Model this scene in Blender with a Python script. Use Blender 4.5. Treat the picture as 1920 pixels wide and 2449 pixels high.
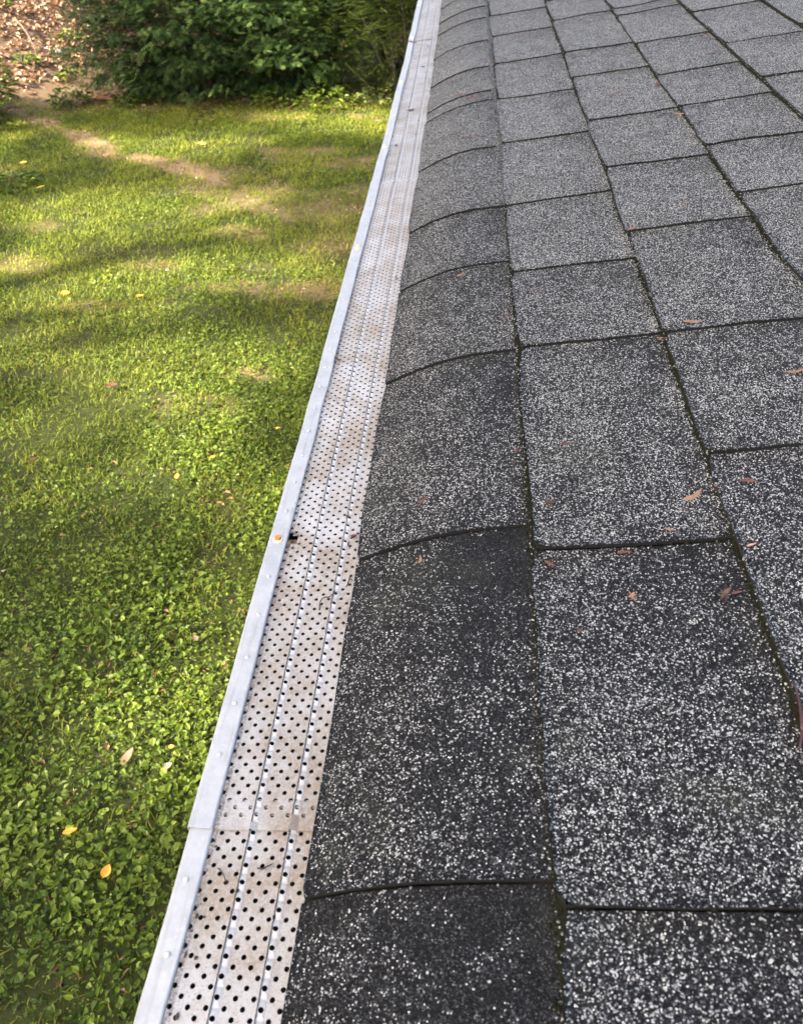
import bpy, math, random
import numpy as np
from mathutils import Matrix, Vector

scene = bpy.context.scene
for o in list(bpy.data.objects):
    bpy.data.objects.remove(o)
col = scene.collection
rng = np.random.default_rng(7)
random.seed(7)
R = math.radians

# ------------------------------------------------------------------ camera
EAVE = 2.65                                   # height of the first course line above the lawn
PITCH, YAW, ROLL, THETA = 0.7328, -0.1072, -0.0519, 0.1525
CAM = np.array([-0.0648, 0.0, 0.518 + EAVE])
fw = np.array([math.sin(YAW)*math.cos(PITCH), math.cos(YAW)*math.cos(PITCH), -math.sin(PITCH)])
r0 = np.array([math.cos(YAW), -math.sin(YAW), 0.0]); u0 = np.cross(r0, fw)
rt = r0*math.cos(ROLL) + u0*math.sin(ROLL); up = -r0*math.sin(ROLL) + u0*math.cos(ROLL)
cd = bpy.data.cameras.new('camera'); cam = bpy.data.objects.new('camera', cd); col.objects.link(cam)
cam.matrix_world = Matrix(((rt[0], up[0], -fw[0], CAM[0]), (rt[1], up[1], -fw[1], CAM[1]), (rt[2], up[2], -fw[2], CAM[2]), (0, 0, 0, 1)))
cd.sensor_fit = 'HORIZONTAL'; cd.sensor_width = 36.0; cd.lens = 36.0*1850/1920
cd.clip_start = 0.02; cd.clip_end = 500
cd.dof.use_dof = True; cd.dof.focus_distance = 1.0; cd.dof.aperture_fstop = 17.0
scene.camera = cam

# ------------------------------------------------------------------ sky, sun, exposure
SUN_EL = R(40); SUN_AZ = np.array([-0.88, -0.475]); SUN_AZ /= np.linalg.norm(SUN_AZ)
S = np.array([SUN_AZ[0]*math.cos(SUN_EL), SUN_AZ[1]*math.cos(SUN_EL), math.sin(SUN_EL)])   # towards the sun
w = bpy.data.worlds.new('World'); scene.world = w; w.use_nodes = True
nt = w.node_tree; nt.nodes.clear()
sky = nt.nodes.new('ShaderNodeTexSky'); sky.sky_type = 'NISHITA'; sky.sun_disc = False
sky.sun_elevation = SUN_EL; sky.sun_rotation = math.atan2(S[0], S[1])
sky.air_density = 1.0; sky.dust_density = 8.0; sky.ozone_density = 0.4
bg = nt.nodes.new('ShaderNodeBackground'); bg.inputs['Strength'].default_value = 0.15
wo = nt.nodes.new('ShaderNodeOutputWorld')
nt.links.new(sky.outputs[0], bg.inputs[0]); nt.links.new(bg.outputs[0], wo.inputs[0])
sl = bpy.data.lights.new('sun', 'SUN'); sl.energy = 5.0; sl.angle = R(1.2); sl.color = (1.0, 0.91, 0.74)
so = bpy.data.objects.new('sun', sl); col.objects.link(so)
so.rotation_euler = Vector((-S[0], -S[1], -S[2])).to_track_quat('-Z', 'Y').to_euler()
so.location = (-10, -5, 20)
scene.view_settings.view_transform = 'Standard'; scene.view_settings.look = 'None'
scene.view_settings.gamma = 1.0; scene.view_settings.exposure = 2.55
scene.view_settings.use_curve_mapping = False
scene.render.engine = 'CYCLES'
scene.cycles.use_denoising = True
scene.cycles.max_bounces = 6; scene.cycles.transparent_max_bounces = 6

# ------------------------------------------------------------------ helpers
def tag(o, label=None, cat=None, group=None, kind=None):
    if label: o['label'] = label
    if cat: o['category'] = cat
    if group: o['group'] = group
    if kind: o['kind'] = kind
    return o

def empty(name, loc=(0, 0, 0)):
    o = bpy.data.objects.new(name, None); o.location = loc; o.empty_display_size = 0.1
    col.objects.link(o); return o

def np_mesh(name, V, F, mat=None, parent=None, attrs=None, smooth=False, link=True):
    """V (n,3); F list of arrays (m,k) (tri/quad mixes allowed) or list of lists"""
    me = bpy.data.meshes.new(name)
    V = np.asarray(V, np.float32)
    if isinstance(F, np.ndarray): F = [F]
    if F and isinstance(F[0], np.ndarray):
        tot = np.concatenate([np.full(len(f), f.shape[1], np.int32) for f in F])
        idx = np.concatenate([f.astype(np.int32).ravel() for f in F])
        me.vertices.add(len(V)); me.vertices.foreach_set('co', V.ravel())
        me.loops.add(len(idx)); me.loops.foreach_set('vertex_index', idx)
        me.polygons.add(len(tot))
        me.polygons.foreach_set('loop_start', np.concatenate([[0], np.cumsum(tot)[:-1]]).astype(np.int32))
        me.polygons.foreach_set('loop_total', tot)
        me.update(calc_edges=True)
    else:
        me.from_pydata([tuple(v) for v in V], [], F)
    me.polygons.foreach_set('use_smooth', np.full(len(me.polygons), bool(smooth)))
    for k, a in (attrs or {}).items():
        at = me.attributes.new(k, 'FLOAT', 'POINT'); at.data.foreach_set('value', np.asarray(a, np.float32))
    if mat: me.materials.append(mat)
    if not link: return me
    o = bpy.data.objects.new(name, me); col.objects.link(o)
    if parent: o.parent = parent
    return o

def inst(name, me, parent=None):
    o = bpy.data.objects.new(name, me); col.objects.link(o)
    if parent: o.parent = parent
    return o

def hash2(ix, iy, seed=0):
    h = (ix.astype(np.int64)*374761393 + iy.astype(np.int64)*668265263 + seed*1442695041) & 0x7fffffff
    h = ((h ^ (h >> 13))*1274126177) & 0x7fffffff
    return ((h ^ (h >> 16)) & 0xffff)/65535.0
def vnoise(x, y, seed=0):
    x = np.asarray(x, float); y = np.asarray(y, float)
    ix = np.floor(x); iy = np.floor(y); fx = x-ix; fy = y-iy
    fx = fx*fx*(3-2*fx); fy = fy*fy*(3-2*fy)
    a = hash2(ix, iy, seed); b = hash2(ix+1, iy, seed); c = hash2(ix, iy+1, seed); d = hash2(ix+1, iy+1, seed)
    return a*(1-fx)*(1-fy) + b*fx*(1-fy) + c*(1-fx)*fy + d*fx*fy
def fbm(x, y, seed=0, o=4):
    s = 0; a = .5; t = 0
    for i in range(o):
        s = s + a*vnoise(x*2**i, y*2**i, seed+i*17); t += a; a *= .5
    return s/t
def sstep(a, b, x):
    t = np.clip((np.asarray(x, float)-a)/(b-a), 0, 1); return t*t*(3-2*t)

# ------------------------------------------------------------------ materials
class Mat:
    def __init__(s, name):
        s.m = bpy.data.materials.new(name); s.m.use_nodes = True
        s.t = s.m.node_tree; s.t.nodes.clear()
        s.out = s.n('ShaderNodeOutputMaterial')
    def n(s, ty, **kw):
        nd = s.t.nodes.new(ty)
        for k, v in kw.items(): setattr(nd, k, v)
        return nd
    def link(s, a, b): s.t.links.new(a, b)
    def setin(s, nd, k, v):
        if isinstance(v, bpy.types.NodeSocket): s.link(v, nd.inputs[k])
        else: nd.inputs[k].default_value = v
    def pos(s): return s.n('ShaderNodeNewGeometry').outputs['Position']
    def attr(s, nm): return s.n('ShaderNodeAttribute', attribute_name=nm).outputs['Fac']
    def noise(s, vec, scale, detail=4, rough=.55):
        nd = s.n('ShaderNodeTexNoise'); s.setin(nd, 'Vector', vec); s.setin(nd, 'Scale', scale); s.setin(nd, 'Detail', detail); s.setin(nd, 'Roughness', rough)
        return nd.outputs['Fac']
    def voro(s, vec, scale, rand=1.0, feature='F1'):
        nd = s.n('ShaderNodeTexVoronoi', feature=feature); s.setin(nd, 'Vector', vec); s.setin(nd, 'Scale', scale); s.setin(nd, 'Randomness', rand)
        return nd
    def ramp(s, fac, stops, interp='LINEAR'):
        nd = s.n('ShaderNodeValToRGB'); nd.color_ramp.interpolation = interp
        el = nd.color_ramp.elements
        while len(el) < len(stops): el.new(.5)
        for e, (p, c) in zip(el, stops):
            e.position = p; e.color = (*c, 1) if len(c) == 3 else c
        s.setin(nd, 'Fac', fac); return nd.outputs['Color']
    def mix(s, fac, a, b, mode='MIX'):
        nd = s.n('ShaderNodeMix', data_type='RGBA', blend_type=mode)
        s.setin(nd, 0, fac)
        for i, v in ((6, a), (7, b)):
            if isinstance(v, tuple) and len(v) == 3: v = (*v, 1)
            s.setin(nd, i, v)
        return nd.outputs[2]
    def math(s, op, a, b=None, clamp=False):
        nd = s.n('ShaderNodeMath', operation=op, use_clamp=clamp); s.setin(nd, 0, a)
        if b is not None: s.setin(nd, 1, b)
        return nd.outputs[0]
    def sep(s, c):
        nd = s.n('ShaderNodeSeparateColor'); s.setin(nd, 0, c); return nd.outputs
    def maprange(s, v, a, b, c=0., d=1.):
        nd = s.n('ShaderNodeMapRange'); s.setin(nd, 0, v); s.setin(nd, 1, a); s.setin(nd, 2, b); s.setin(nd, 3, c); s.setin(nd, 4, d); return nd.outputs[0]
    def bump(s, h, dist, strength=1.0):
        nd = s.n('ShaderNodeBump'); s.setin(nd, 'Height', h); s.setin(nd, 'Distance', dist); s.setin(nd, 'Strength', strength); return nd.outputs[0]
    def pbsdf(s, color, rough=.6, metal=0., spec=.5, normal=None, link=True):
        nd = s.n('ShaderNodeBsdfPrincipled')
        if isinstance(color, tuple): color = (*color, 1)
        s.setin(nd, 'Base Color', color); s.setin(nd, 'Roughness', rough); s.setin(nd, 'Metallic', metal); s.setin(nd, 'Specular IOR Level', spec)
        if normal is not None: s.setin(nd, 'Normal', normal)
        if link: s.link(nd.outputs[0], s.out.inputs[0])
        return nd.outputs[0]
    def leaf(s, color, rough=.45, trans=.35, spec=.4, tcol=None):
        b = s.pbsdf(color, rough, spec=spec, link=False)
        t = s.n('ShaderNodeBsdfTranslucent'); s.setin(t, 'Color', tcol if tcol is not None else color)
        mx = s.n('ShaderNodeMixShader'); s.setin(mx, 0, trans); s.link(b, mx.inputs[1]); s.link(t.outputs[0], mx.inputs[2])
        s.link(mx.outputs[0], s.out.inputs[0])

def plain(name, c, rough=.7, spec=.4, var=.25, scale=40, metal=0):
    m = Mat(name); p = m.pos()
    a = tuple(x*(1-var) for x in c); b = tuple(min(1, x*(1+var)) for x in c)
    m.pbsdf(m.ramp(m.noise(p, scale), [(.25, a), (.75, b)]), rough, metal, spec); return m.m

def shingle_mat():
    m = Mat('granule_shingle'); p = m.pos()
    tone = m.attr('tone')
    # warp a little so cells do not look regular
    v1 = m.voro(p, 1000.0); c1 = m.sep(v1.outputs['Color'])
    v2 = m.voro(p, 640.0); c2 = m.sep(v2.outputs['Color'])
    big = m.noise(p, 26, 3); mid = m.noise(p, 110, 2)
    frac = m.math('ADD', tone, m.maprange(big, .3, .7, -.07, .07))
    frac = m.math('ADD', frac, m.maprange(mid, .3, .7, -.04, .04))
    white1 = m.math('LESS_THAN', c1[0], frac)
    white2 = m.math('LESS_THAN', c2[0], m.math('MULTIPLY', frac, .22))
    dark = m.ramp(c1[1], [(0, (.002, .002, .0023)), (.45, (.005, .0053, .0062)), (.72, (.013, .014, .016)), (.9, (.036, .038, .042)), (1, (.085, .088, .092))])
    lightc = m.ramp(c1[2], [(0, (.07, .073, .076)), (.25, (.16, .163, .163)), (.5, (.31, .313, .31)), (.75, (.54, .543, .53)), (.92, (.66, .645, .585)), (1, (.28, .30, .26))])
    colr = m.mix(white1, dark, lightc)
    colr = m.mix(white2, colr, m.ramp(c2[1], [(0, (.3, .31, .3)), (1, (.56, .56, .535))]))
    # algae film: greenish-brown darkening in irregular blotches
    al = m.maprange(m.noise(p, 9, 5, .65), .55, .72, 0, .35)
    colr = m.mix(al, colr, (.055, .062, .04))
    v3 = m.voro(p, 1000.0, feature='DISTANCE_TO_EDGE')   # black asphalt between the granules, with crevice shade put into its colour
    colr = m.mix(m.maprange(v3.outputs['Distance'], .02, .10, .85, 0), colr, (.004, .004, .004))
    h1 = m.math('SUBTRACT', 1.0, v1.outputs['Distance'])
    h2 = m.math('MULTIPLY', m.math('SUBTRACT', 1.0, v2.outputs['Distance']), 1.0)
    h = m.math('ADD', h1, m.math('MULTIPLY', h2, white2))
    h = m.math('ADD', h, m.math('MULTIPLY', c1[1], .5))
    m.pbsdf(colr, .75, spec=.12, normal=m.bump(h, .0014, 1.0))
    return m.m

def guard_mat():
    m = Mat('weathered_white_aluminium'); p = m.pos()
    ridge = m.attr('ridge'); edge = m.attr('edge')
    dirt = m.noise(p, 16, 6, .7); fine = m.noise(p, 330, 3, .7); spk = m.noise(p, 700, 2, .6)
    base = m.mix(m.maprange(m.noise(p, 5, 3), .35, .65), (.225, .223, .217), (.285, .287, .288))
    d = m.maprange(dirt, .40, .62, 0, 1.0)
    d = m.math('MULTIPLY', d, m.maprange(fine, .3, .62, .25, 1.15))
    d = m.math('MULTIPLY', d, m.math('SUBTRACT', 1.0, m.math('MULTIPLY', ridge, .8)))
    c = m.mix(d, base, (.155, .122, .086))
    c = m.mix(m.maprange(spk, .54, .70, 0, .7), c, (.11, .085, .062))
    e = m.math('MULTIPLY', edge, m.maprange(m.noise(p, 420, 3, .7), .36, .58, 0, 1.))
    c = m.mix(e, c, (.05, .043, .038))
    c = m.mix(m.math('MULTIPLY', ridge, .8), c, (.36, .36, .355))
    m.pbsdf(c, .45, .0, spec=.5, normal=m.bump(fine, .0002, .5))
    return m.m

def lip_mat():
    m = Mat('satin_aluminium'); p = m.pos()
    n = m.noise(p, 45, 5, .7); f = m.noise(p, 260, 3, .6)
    c = m.mix(m.maprange(n, .35, .7), (.245, .253, .259), (.325, .333, .338))
    c = m.mix(m.maprange(f, .62, .72, 0, .6), c, (.37, .375, .377))
    c = m.mix(m.maprange(m.noise(p, 120, 4, .7), .66, .74, 0, .7), c, (.25, .23, .2))
    st = m.n('ShaderNodeMapping'); m.setin(st, 'Vector', p); st.inputs['Scale'].default_value = (160, 9, 160)
    c = m.mix(m.maprange(m.noise(st.outputs[0], 1.0, 4, .6), .56, .74, 0, .45), c, (.13, .115, .095))
    m.pbsdf(c, m.maprange(n, .3, .7, .42, .6), .2, spec=.5, normal=m.bump(f, .0002, .3))
    return m.m

def ground_mat():
    m = Mat('lawn_soil'); p = m.pos(); bare = m.attr('bare'); litter = m.attr('litter')
    n1 = m.noise(p, 9, 6, .65); n2 = m.noise(p, 60, 5, .7)
    green = m.mix(n1, (.014, .018, .006), (.05, .058, .016))
    soil = m.mix(n2, (.13, .08, .043), (.30, .195, .11))
    soil = m.mix(m.maprange(n1, .4, .65, 0, .6), soil, (.26, .175, .11))
    c = m.mix(bare, green, soil)
    lit = m.mix(n2, (.06, .04, .026), (.22, .14, .09))
    c = m.mix(litter, c, lit)
    m.pbsdf(c, .95, spec=.1, normal=m.bump(n2, .02, .6)); return m.m

def leaf_mat(name, stops, trans=.35, rough=.42, spec=.4, tscale=1.3):
    m = Mat(name); r = m.attr('tint'); p = m.pos()
    c = m.ramp(r, stops)
    n = m.maprange(m.noise(p, 3.0, 3), .3, .7, .75, 1.2)
    c = m.mix(1.0, c, m.n('ShaderNodeCombineXYZ').outputs[0], 'MIX') if False else c
    hsv = m.n('ShaderNodeHueSaturation'); m.setin(hsv, 'Color', c); m.setin(hsv, 'Value', n); c = hsv.outputs[0]
    t = m.mix(.5, c, m.mix(1.0, c, (1.0, 1.0, .35), 'MULTIPLY'))
    m.leaf(c, rough, trans, spec, t); return m.m

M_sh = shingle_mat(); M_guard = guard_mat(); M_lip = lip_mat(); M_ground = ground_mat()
M_gutter = plain('gutter_white_paint', (.7, .7, .68), .4, .5, .08)
M_gutter_in = plain('gutter_sludge_and_shade', (.05, .042, .035), .95, .1, .5, 60)
M_fascia = plain('fascia_white_paint', (.72, .71, .68), .5, .4, .06, 10)
M_wall = plain('wall_siding_paint', (.55, .52, .46), .6, .4, .06, 8)
M_deck = plain('asphalt_backing', (.010, .010, .009), .9, .2, .4, 300)
M_moss_ribbon = plain('dark_moss_and_ribbon', (.010, .0105, .006), 1.0, .05, .6, 500)
M_screw = plain('zinc_screw', (.72, .62, .38), .38, .5, .35, 400, .5)
M_rust = plain('rusty_screw', (.42, .16, .05), .7, .3, .5, 500, .2)
M_rivet = plain('rivet_dull_white', (.33, .33, .325), .45, .5, .15, 300, .2)
M_twig = plain('dark_twig', (.035, .026, .022), .8, .3, .4, 300)
M_bark = plain('bark', (.11, .085, .065), .95, .15, .5, 25)
M_rock = plain('pale_rock', (.36, .34, .31), .9, .2, .4, 12)
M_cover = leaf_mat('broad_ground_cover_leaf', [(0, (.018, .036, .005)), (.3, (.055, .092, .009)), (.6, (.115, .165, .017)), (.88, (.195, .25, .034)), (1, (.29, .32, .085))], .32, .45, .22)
M_grass = leaf_mat('grass_blade', [(0, (.055, .078, .01)), (.35, (.135, .172, .018)), (.72, (.235, .25, .03)), (.9, (.32, .28, .065)), (1, (.40, .31, .14))], .32, .55, .15)
M_yew = leaf_mat('yew_needles', [(0, (.005, .011, .004)), (.4, (.016, .034, .008)), (.75, (.042, .078, .017)), (1, (.17, .24, .06))], .2, .6, .12)
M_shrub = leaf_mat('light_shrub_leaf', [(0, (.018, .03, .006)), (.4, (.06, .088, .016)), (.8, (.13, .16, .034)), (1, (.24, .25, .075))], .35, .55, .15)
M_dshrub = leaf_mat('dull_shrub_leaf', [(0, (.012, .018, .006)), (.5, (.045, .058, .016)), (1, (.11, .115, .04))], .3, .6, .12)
M_litter = leaf_mat('dry_leaf_litter', [(0, (.07, .04, .025)), (.3, (.22, .12, .065)), (.6, (.42, .24, .13)), (.85, (.58, .38, .23)), (1, (.7, .58, .45))], .15, .7, .2)
M_tree = leaf_mat('tree_leaf', [(0, (.02, .04, .01)), (1, (.07, .11, .025))], .2, .45, .4)
def flat_leaf(name, a, b, rough=.55, trans=.15):
    m = Mat(name); p = m.pos(); c = m.ramp(m.noise(p, 160, 3), [(.3, a), (.7, b)]); m.leaf(c, rough, trans, .35); return m.m
M_orange = flat_leaf('orange_leaf', (.62, .20, .02), (.85, .42, .05))
M_yellow = flat_leaf('yellow_leaf', (.62, .42, .04), (.8, .62, .12))
M_red = flat_leaf('rust_red_leaf', (.07, .025, .018), (.14, .052, .034))
M_tan = flat_leaf('tan_leaf', (.13, .07, .04), (.24, .145, .085))
M_brown = flat_leaf('brown_leaf', (.03, .017, .012), (.10, .055, .035))
M_pink = flat_leaf('pale_pink_leaf', (.3, .15, .11), (.42, .24, .18))

# ------------------------------------------------------------------ terrain
def hill(x, y):
    x = np.asarray(x, float); y = np.asarray(y, float)
    foot = -6.35 + .25*np.sin(y*.9) - np.clip(9.0-y, 0, 20)*.55
    d = np.maximum(0, foot-x)
    h = .46*(np.sqrt(d*d+.25)-.5)
    d2 = np.maximum(0, y-15.5+.2*(x+3)); h2 = .3*(np.sqrt(d2*d2+1)-1)
    h = np.maximum(h, h2*(x < 30))
    return 4.5*np.tanh(h/4.5)
def gz(x, y):
    return hill(x, y) + .05*(fbm(np.asarray(x)*.8, np.asarray(y)*.8, 3)-.5) + .012*(fbm(np.asarray(x)*7, np.asarray(y)*7, 5, 2)-.5)
def seg_d(x, y, pts):
    d = np.full(np.shape(x), 1e9)
    for (a, b), (c, e) in zip(pts[:-1], pts[1:]):
        vx, vy = c-a, e-b; t = np.clip(((x-a)*vx+(y-b)*vy)/(vx*vx+vy*vy), 0, 1)
        d = np.minimum(d, np.hypot(x-a-t*vx, y-b-t*vy))
    return d
PATH = [(-7.2, 12.4), (-6.3, 12.0), (-5.4, 11.0), (-4.67, 10.36), (-3.9, 10.0), (-3.3, 9.6), (-2.9, 9.2), (-2.2, 8.95), (-1.5, 8.75), (-.6, 8.6)]
def bare(x, y):
    x = np.asarray(x, float); y = np.asarray(y, float)
    j = (fbm(x*2.2, y*2.2, 11, 5)-.5)+.35*(fbm(x*11, y*11, 13, 3)-.5)
    p = (1-sstep(.0, .28, seg_d(x, y, PATH)+j*.55))*(1-.55*sstep(-3.2, -2.2, x))
    p2 = 1-sstep(.2, .7, seg_d(x, y, [(-3.1, 9.4), (-2.6, 8.6), (-1.2, 8.5), (.3, 8.9)])+j*.9)
    spots = 0*x
    for cx, cy, rx, ry, s in [(-2.9, 12.0, .9, .3, .8), (-6.3, 12.6, .7, .5, .9), (-2.45, 7.85, .4, .2, .7), (-3.1, 7.0, .4, .16, .6), (-1.4, 6.5, .4, .25, .8), (-1.75, 5.05, .2, .13, .8), (-4.5, 7.0, .35, .2, .6), (-1.1, 9.9, .8, .3, .7), (-2.2, 10.4, .7, .25, .7), (-2.2, 6.55, .35, .15, .6), (-1.5, 7.5, .5, .25, .6), (-3.3, 6.2, .5, .12, .5), (-1.0, 5.5, .25, .2, .6), (-4.9, 8.0, .4, .18, .5), (-2.0, 4.6, .3, .2, .35), (-6.0, 9.6, .5, .5, .5)]:
        spots = np.maximum(spots, .75*s*(1-sstep(.45, 1.25, np.hypot((x-cx)/rx, (y-cy)/ry)+j*1.3)))
    back = sstep(6.0, 8.5, y)*sstep(.54, .7, fbm(x*1.3+4, y*2.6, 23))*.5*sstep(-4.2, -2.2, x)
    under = sstep(12.2, 12.8, y+.1*np.sin(x*2))*.7*(x < 2)
    b = np.maximum.reduce([p, p2*.42, spots, back, under])
    return np.clip(b, 0, 1)
def litter_f(x, y):
    return sstep(.02, .25, hill(x, y)+.15*(fbm(np.asarray(x)*2, np.asarray(y)*2, 31)-.5))
def grid(x0, x1, nx, y0, y1, ny):
    X, Y = np.meshgrid(np.linspace(x0, x1, nx), np.linspace(y0, y1, ny)); return X, Y
# one sheet: fine spacing in the garden, coarse out to the horizon
def axis(lo, hi, a, b, st):
    core = np.arange(a, b+1e-6, st)
    out = np.geomspace(.3, hi-b, 26); out2 = np.geomspace(.3, a-lo, 26)
    return np.concatenate([(a-out2)[::-1], core, b+out])
ax = axis(-300, 300, -10, 1.0, .055); ay = axis(-300, 300, 0, 16, .055)
X, Y = np.meshgrid(ax, ay); nxg, nyg = len(ax), len(ay)
Z = gz(X, Y)
i = np.arange(nyg-1)[:, None]*nxg + np.arange(nxg-1)[None, :]
Fg = np.stack([i, i+1, i+1+nxg, i+nxg], -1).reshape(-1, 4)
g = np_mesh('ground', np.stack([X, Y, Z], -1).reshape(-1, 3), Fg, M_ground, attrs={'bare': bare(X, Y).ravel(), 'litter': litter_f(X, Y).ravel()}, smooth=True)
tag(g, kind='structure')

# ------------------------------------------------------------------ house: roof frame
E_ = 0.178
CT, ST = math.cos(THETA), math.sin(THETA)
HY0, HY1 = -2.2, 7.4
NC = 14                                    # courses built on this slope
def bow(X, Y):
    Y = np.asarray(Y, float); X = np.asarray(X, float)
    return -.020*np.clip((Y-.9)/2.8, 0, 1.6)**2*np.clip((.12-X)/.16, 0, 1)
def roof_pt(X, Y, n):
    """X up the slope from the first course line, n above the deck"""
    X = np.asarray(X, float); Y = np.asarray(Y, float); n = np.asarray(n, float)
    wav = .0032*(fbm(X*5+3, Y*2.2, 41, 2)-.5)*2 + .0014*(fbm(X*14, Y*9, 43, 2)-.5)*2
    wav = wav*np.clip((X+.17)/.1, .25, 1)
    e = np.clip((-X-.03)/.14, 0, 1.6)
    drop = -.033*e**2.2
    n = n + wav
    return np.stack([X*CT - n*ST + bow(X, Y) - .004*e**2, Y, X*ST + n*CT + drop + EAVE], -1)

house = empty('house', (1.5, 2.5, 0))
tag(house, 'house with grey granule shingle roof and pale eave beside the lawn', 'house')
HI = Matrix.Translation((-1.5, -2.5, 0))
def part(o, parent=house):
    if parent is house: o.matrix_parent_inverse = HI
    return o
def box(name, x0, x1, y0, y1, z0, z1, mat, parent=None):
    V = [(x, y, z) for x in (x0, x1) for y in (y0, y1) for z in (z0, z1)]
    F = [[0, 1, 3, 2], [4, 6, 7, 5], [0, 4, 5, 1], [2, 3, 7, 6], [0, 2, 6, 4], [1, 5, 7, 3]]
    return np_mesh(name, np.array(V), F, mat, parent)
# roof deck (this slope and the far slope) as one solid
XR = E_*NC
rz = lambda X, n: (X*CT-n*ST, X*ST+n*CT+EAVE)
xr, zr = rz(XR, -.002)
prof = [rz(-.14, -.014), rz(-.03, -.006), (xr, zr), (2*xr, EAVE-.02), (2*xr, EAVE-.07), (xr, zr-.06), rz(-.03, -.06), rz(-.14, -.045)]
V = [(x, y, z) for y in (HY0, HY1) for x, z in prof]; k = len(prof)
F = [[a, (a+1) % k, (a+1) % k+k, a+k] for a in range(k)] + [list(range(k))[::-1], list(range(k, 2*k))]
roof = part(np_mesh('roof', np.array(V), F, M_deck, house))
part(box('wall', .28, 2*xr-.28, HY0+.25, HY1-.25, -.05, EAVE-.12, M_wall, house))
part(box('soffit', -.145, .28, HY0+.02, HY1-.02, EAVE-.2, EAVE-.185, M_fascia, house))
part(box('fascia_board', -.165, -.145, HY0, HY1, EAVE-.22, EAVE-.066, M_fascia, house))

# ------------------------------------------------------------------ shingles
SLOTS = {0: [-.12, .215, .549, .878, 1.149, 1.38, 1.704, 2.054, 2.139, 2.386, 2.72, 3.062, 3.262, 3.55, 3.90, 4.2],
         1: [-.13, .197, .511, .874, 1.095, 1.365, 1.702, 2.024, 2.372, 2.726, 3.04, 3.37, 3.68, 4.0, 4.3],
         2: [-.1, .25, .627, .867, 1.177, 1.46, 1.751, 2.097, 2.344, 2.786, 3.10, 3.43, 3.8, 4.1],
         3: [-.08, .30, .62, .95, 1.26, 1.491, 1.737, 1.989, 2.303, 2.673, 2.776, 3.08, 3.45, 3.75, 4.1],
         4: [-.1, .22, .56, .85, 1.17, 1.5, 1.823, 2.14, 2.52, 2.85, 3.2, 3.5, 3.86, 4.2]}
def slots_for(c):
    s = list(SLOTS.get(c, []))
    if not s:
        s = [-.1+random.uniform(-.15, .15)]
        while s[-1] < 4.3: s.append(s[-1]+random.choice([.25, .29, .33, .36]))
    while s[-1] < HY1: s.append(s[-1]+random.choice([.26, .3, .34, .37]))
    while s[0] > HY0: s.insert(0, s[0]-random.choice([.26, .3, .34, .37]))
    s = [v for v in s if HY0+.06 < v < HY1-.06]
    return [HY0-.01]+s+[HY1+.01]
def shingle_geo(c, ya, yb, seed):
    """solid tab with rounded lower corners; near edge ya, far edge yb"""
    r = random.Random(seed)
    xb = (-.170 if c == 0 else E_*c-E_*0) if c == 0 else E_*(c-1)+0.0
    top = (0.0 if c == 0 else E_*c) + .022
    L = (0.0 if c == 0 else E_*c) - xb
    jit = r.uniform(-.0025, .0025)*(1 if c else .3); sk = r.uniform(-.0025, .0025)*(1 if c else .3)
    gap = .0016
    nu, nv = (7, 7)
    us = np.array([0, .02, .2, .45, .72, .9, 1.0]); vs = np.array([0, .03, .2, .4, .6, .8, 1.0])
    U, Vv = np.meshgrid(us, vs, indexing='ij')
    Yc = ya+gap+(yb-ya-2*gap)*U
    Xc = xb+jit+sk*(U-.5)*2+(top-xb-jit)*Vv
    # wobble of the cut edges
    Yc = Yc + np.where(U <= 0, .0016*(fbm(Xc*40, Yc*0+seed, 3, 2)-.5)*2, 0) + np.where(U >= 1, .0016*(fbm(Xc*40, Yc*0+seed, 9, 2)-.5)*2, 0)
    Xc = Xc + np.where(Vv <= 0, .0026*(fbm(Yc*22, Yc*0+seed, 5, 2)-.5)*2, 0)
    # rounded corners on the near-lower (larger) and far-lower side
    Xc[0, 0] += .012 if c else .002; Yc[0, 1] += .0005; Xc[1, 0] += .002*(c > 0)
    Xc[-1, 0] += .005*(c > 0)
    t = np.clip((Xc-xb)/L, 0, 1.2)
    lift = .0012*r.random()
    ntop = .0094+lift*(1-t) - (.0094-.0043)*t
    ntop = ntop + .0010*(1-U)**1.2 - .0010*U**2 + .0008*(r.random()-.5)
    nbot = ntop - .0046
    tone0 = .275 + r.uniform(-.02, .02)
    ln = yb-ya
    # dark blend printed at the far, upper part of each tab
    fa = 1-sstep(0, .12+.16*r.random(), yb-Yc+.05*(fbm(Xc*12, Yc*12, seed, 2)-.5))
    cb = sstep(.25, 1.0, t)*.5+.5
    tone = tone0 - .13*fa*cb - .05*sstep(.4, 1, t)*r.random()
    if c == 0: tone = tone - .03 - .045*(1-sstep(1.0, 2.3, Yc))
    tone = tone + .10*sstep(.7, 1.9, Yc)  # far tabs lighter, near ones darker: grazing sheen put into the granule tone
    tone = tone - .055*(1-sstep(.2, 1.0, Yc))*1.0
    P = roof_pt(Xc, Yc, ntop); B = roof_pt(Xc, Yc, nbot)
    N = nu*nv
    V = np.concatenate([P.reshape(-1, 3), B.reshape(-1, 3)])
    idx = np.arange(N).reshape(nu, nv)
    q = np.stack([idx[:-1, :-1], idx[:-1, 1:], idx[1:, 1:], idx[1:, :-1]], -1).reshape(-1, 4)[:, ::-1]
    ring = np.concatenate([idx[:, 0], idx[-1, 1:], idx[-2::-1, -1], idx[0, -2:0:-1]])
    nx_ = np.roll(ring, -1)
    side = np.stack([ring, ring+N, nx_+N, nx_], -1)[:, ::-1]
    tb = np.concatenate([tone.ravel(), tone.ravel()*0+.03])
    return V, [q, side, q[:, ::-1]+N], tb
n_ind = 0; rest = [[], [], []]; off = 0
TABS = {}
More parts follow.
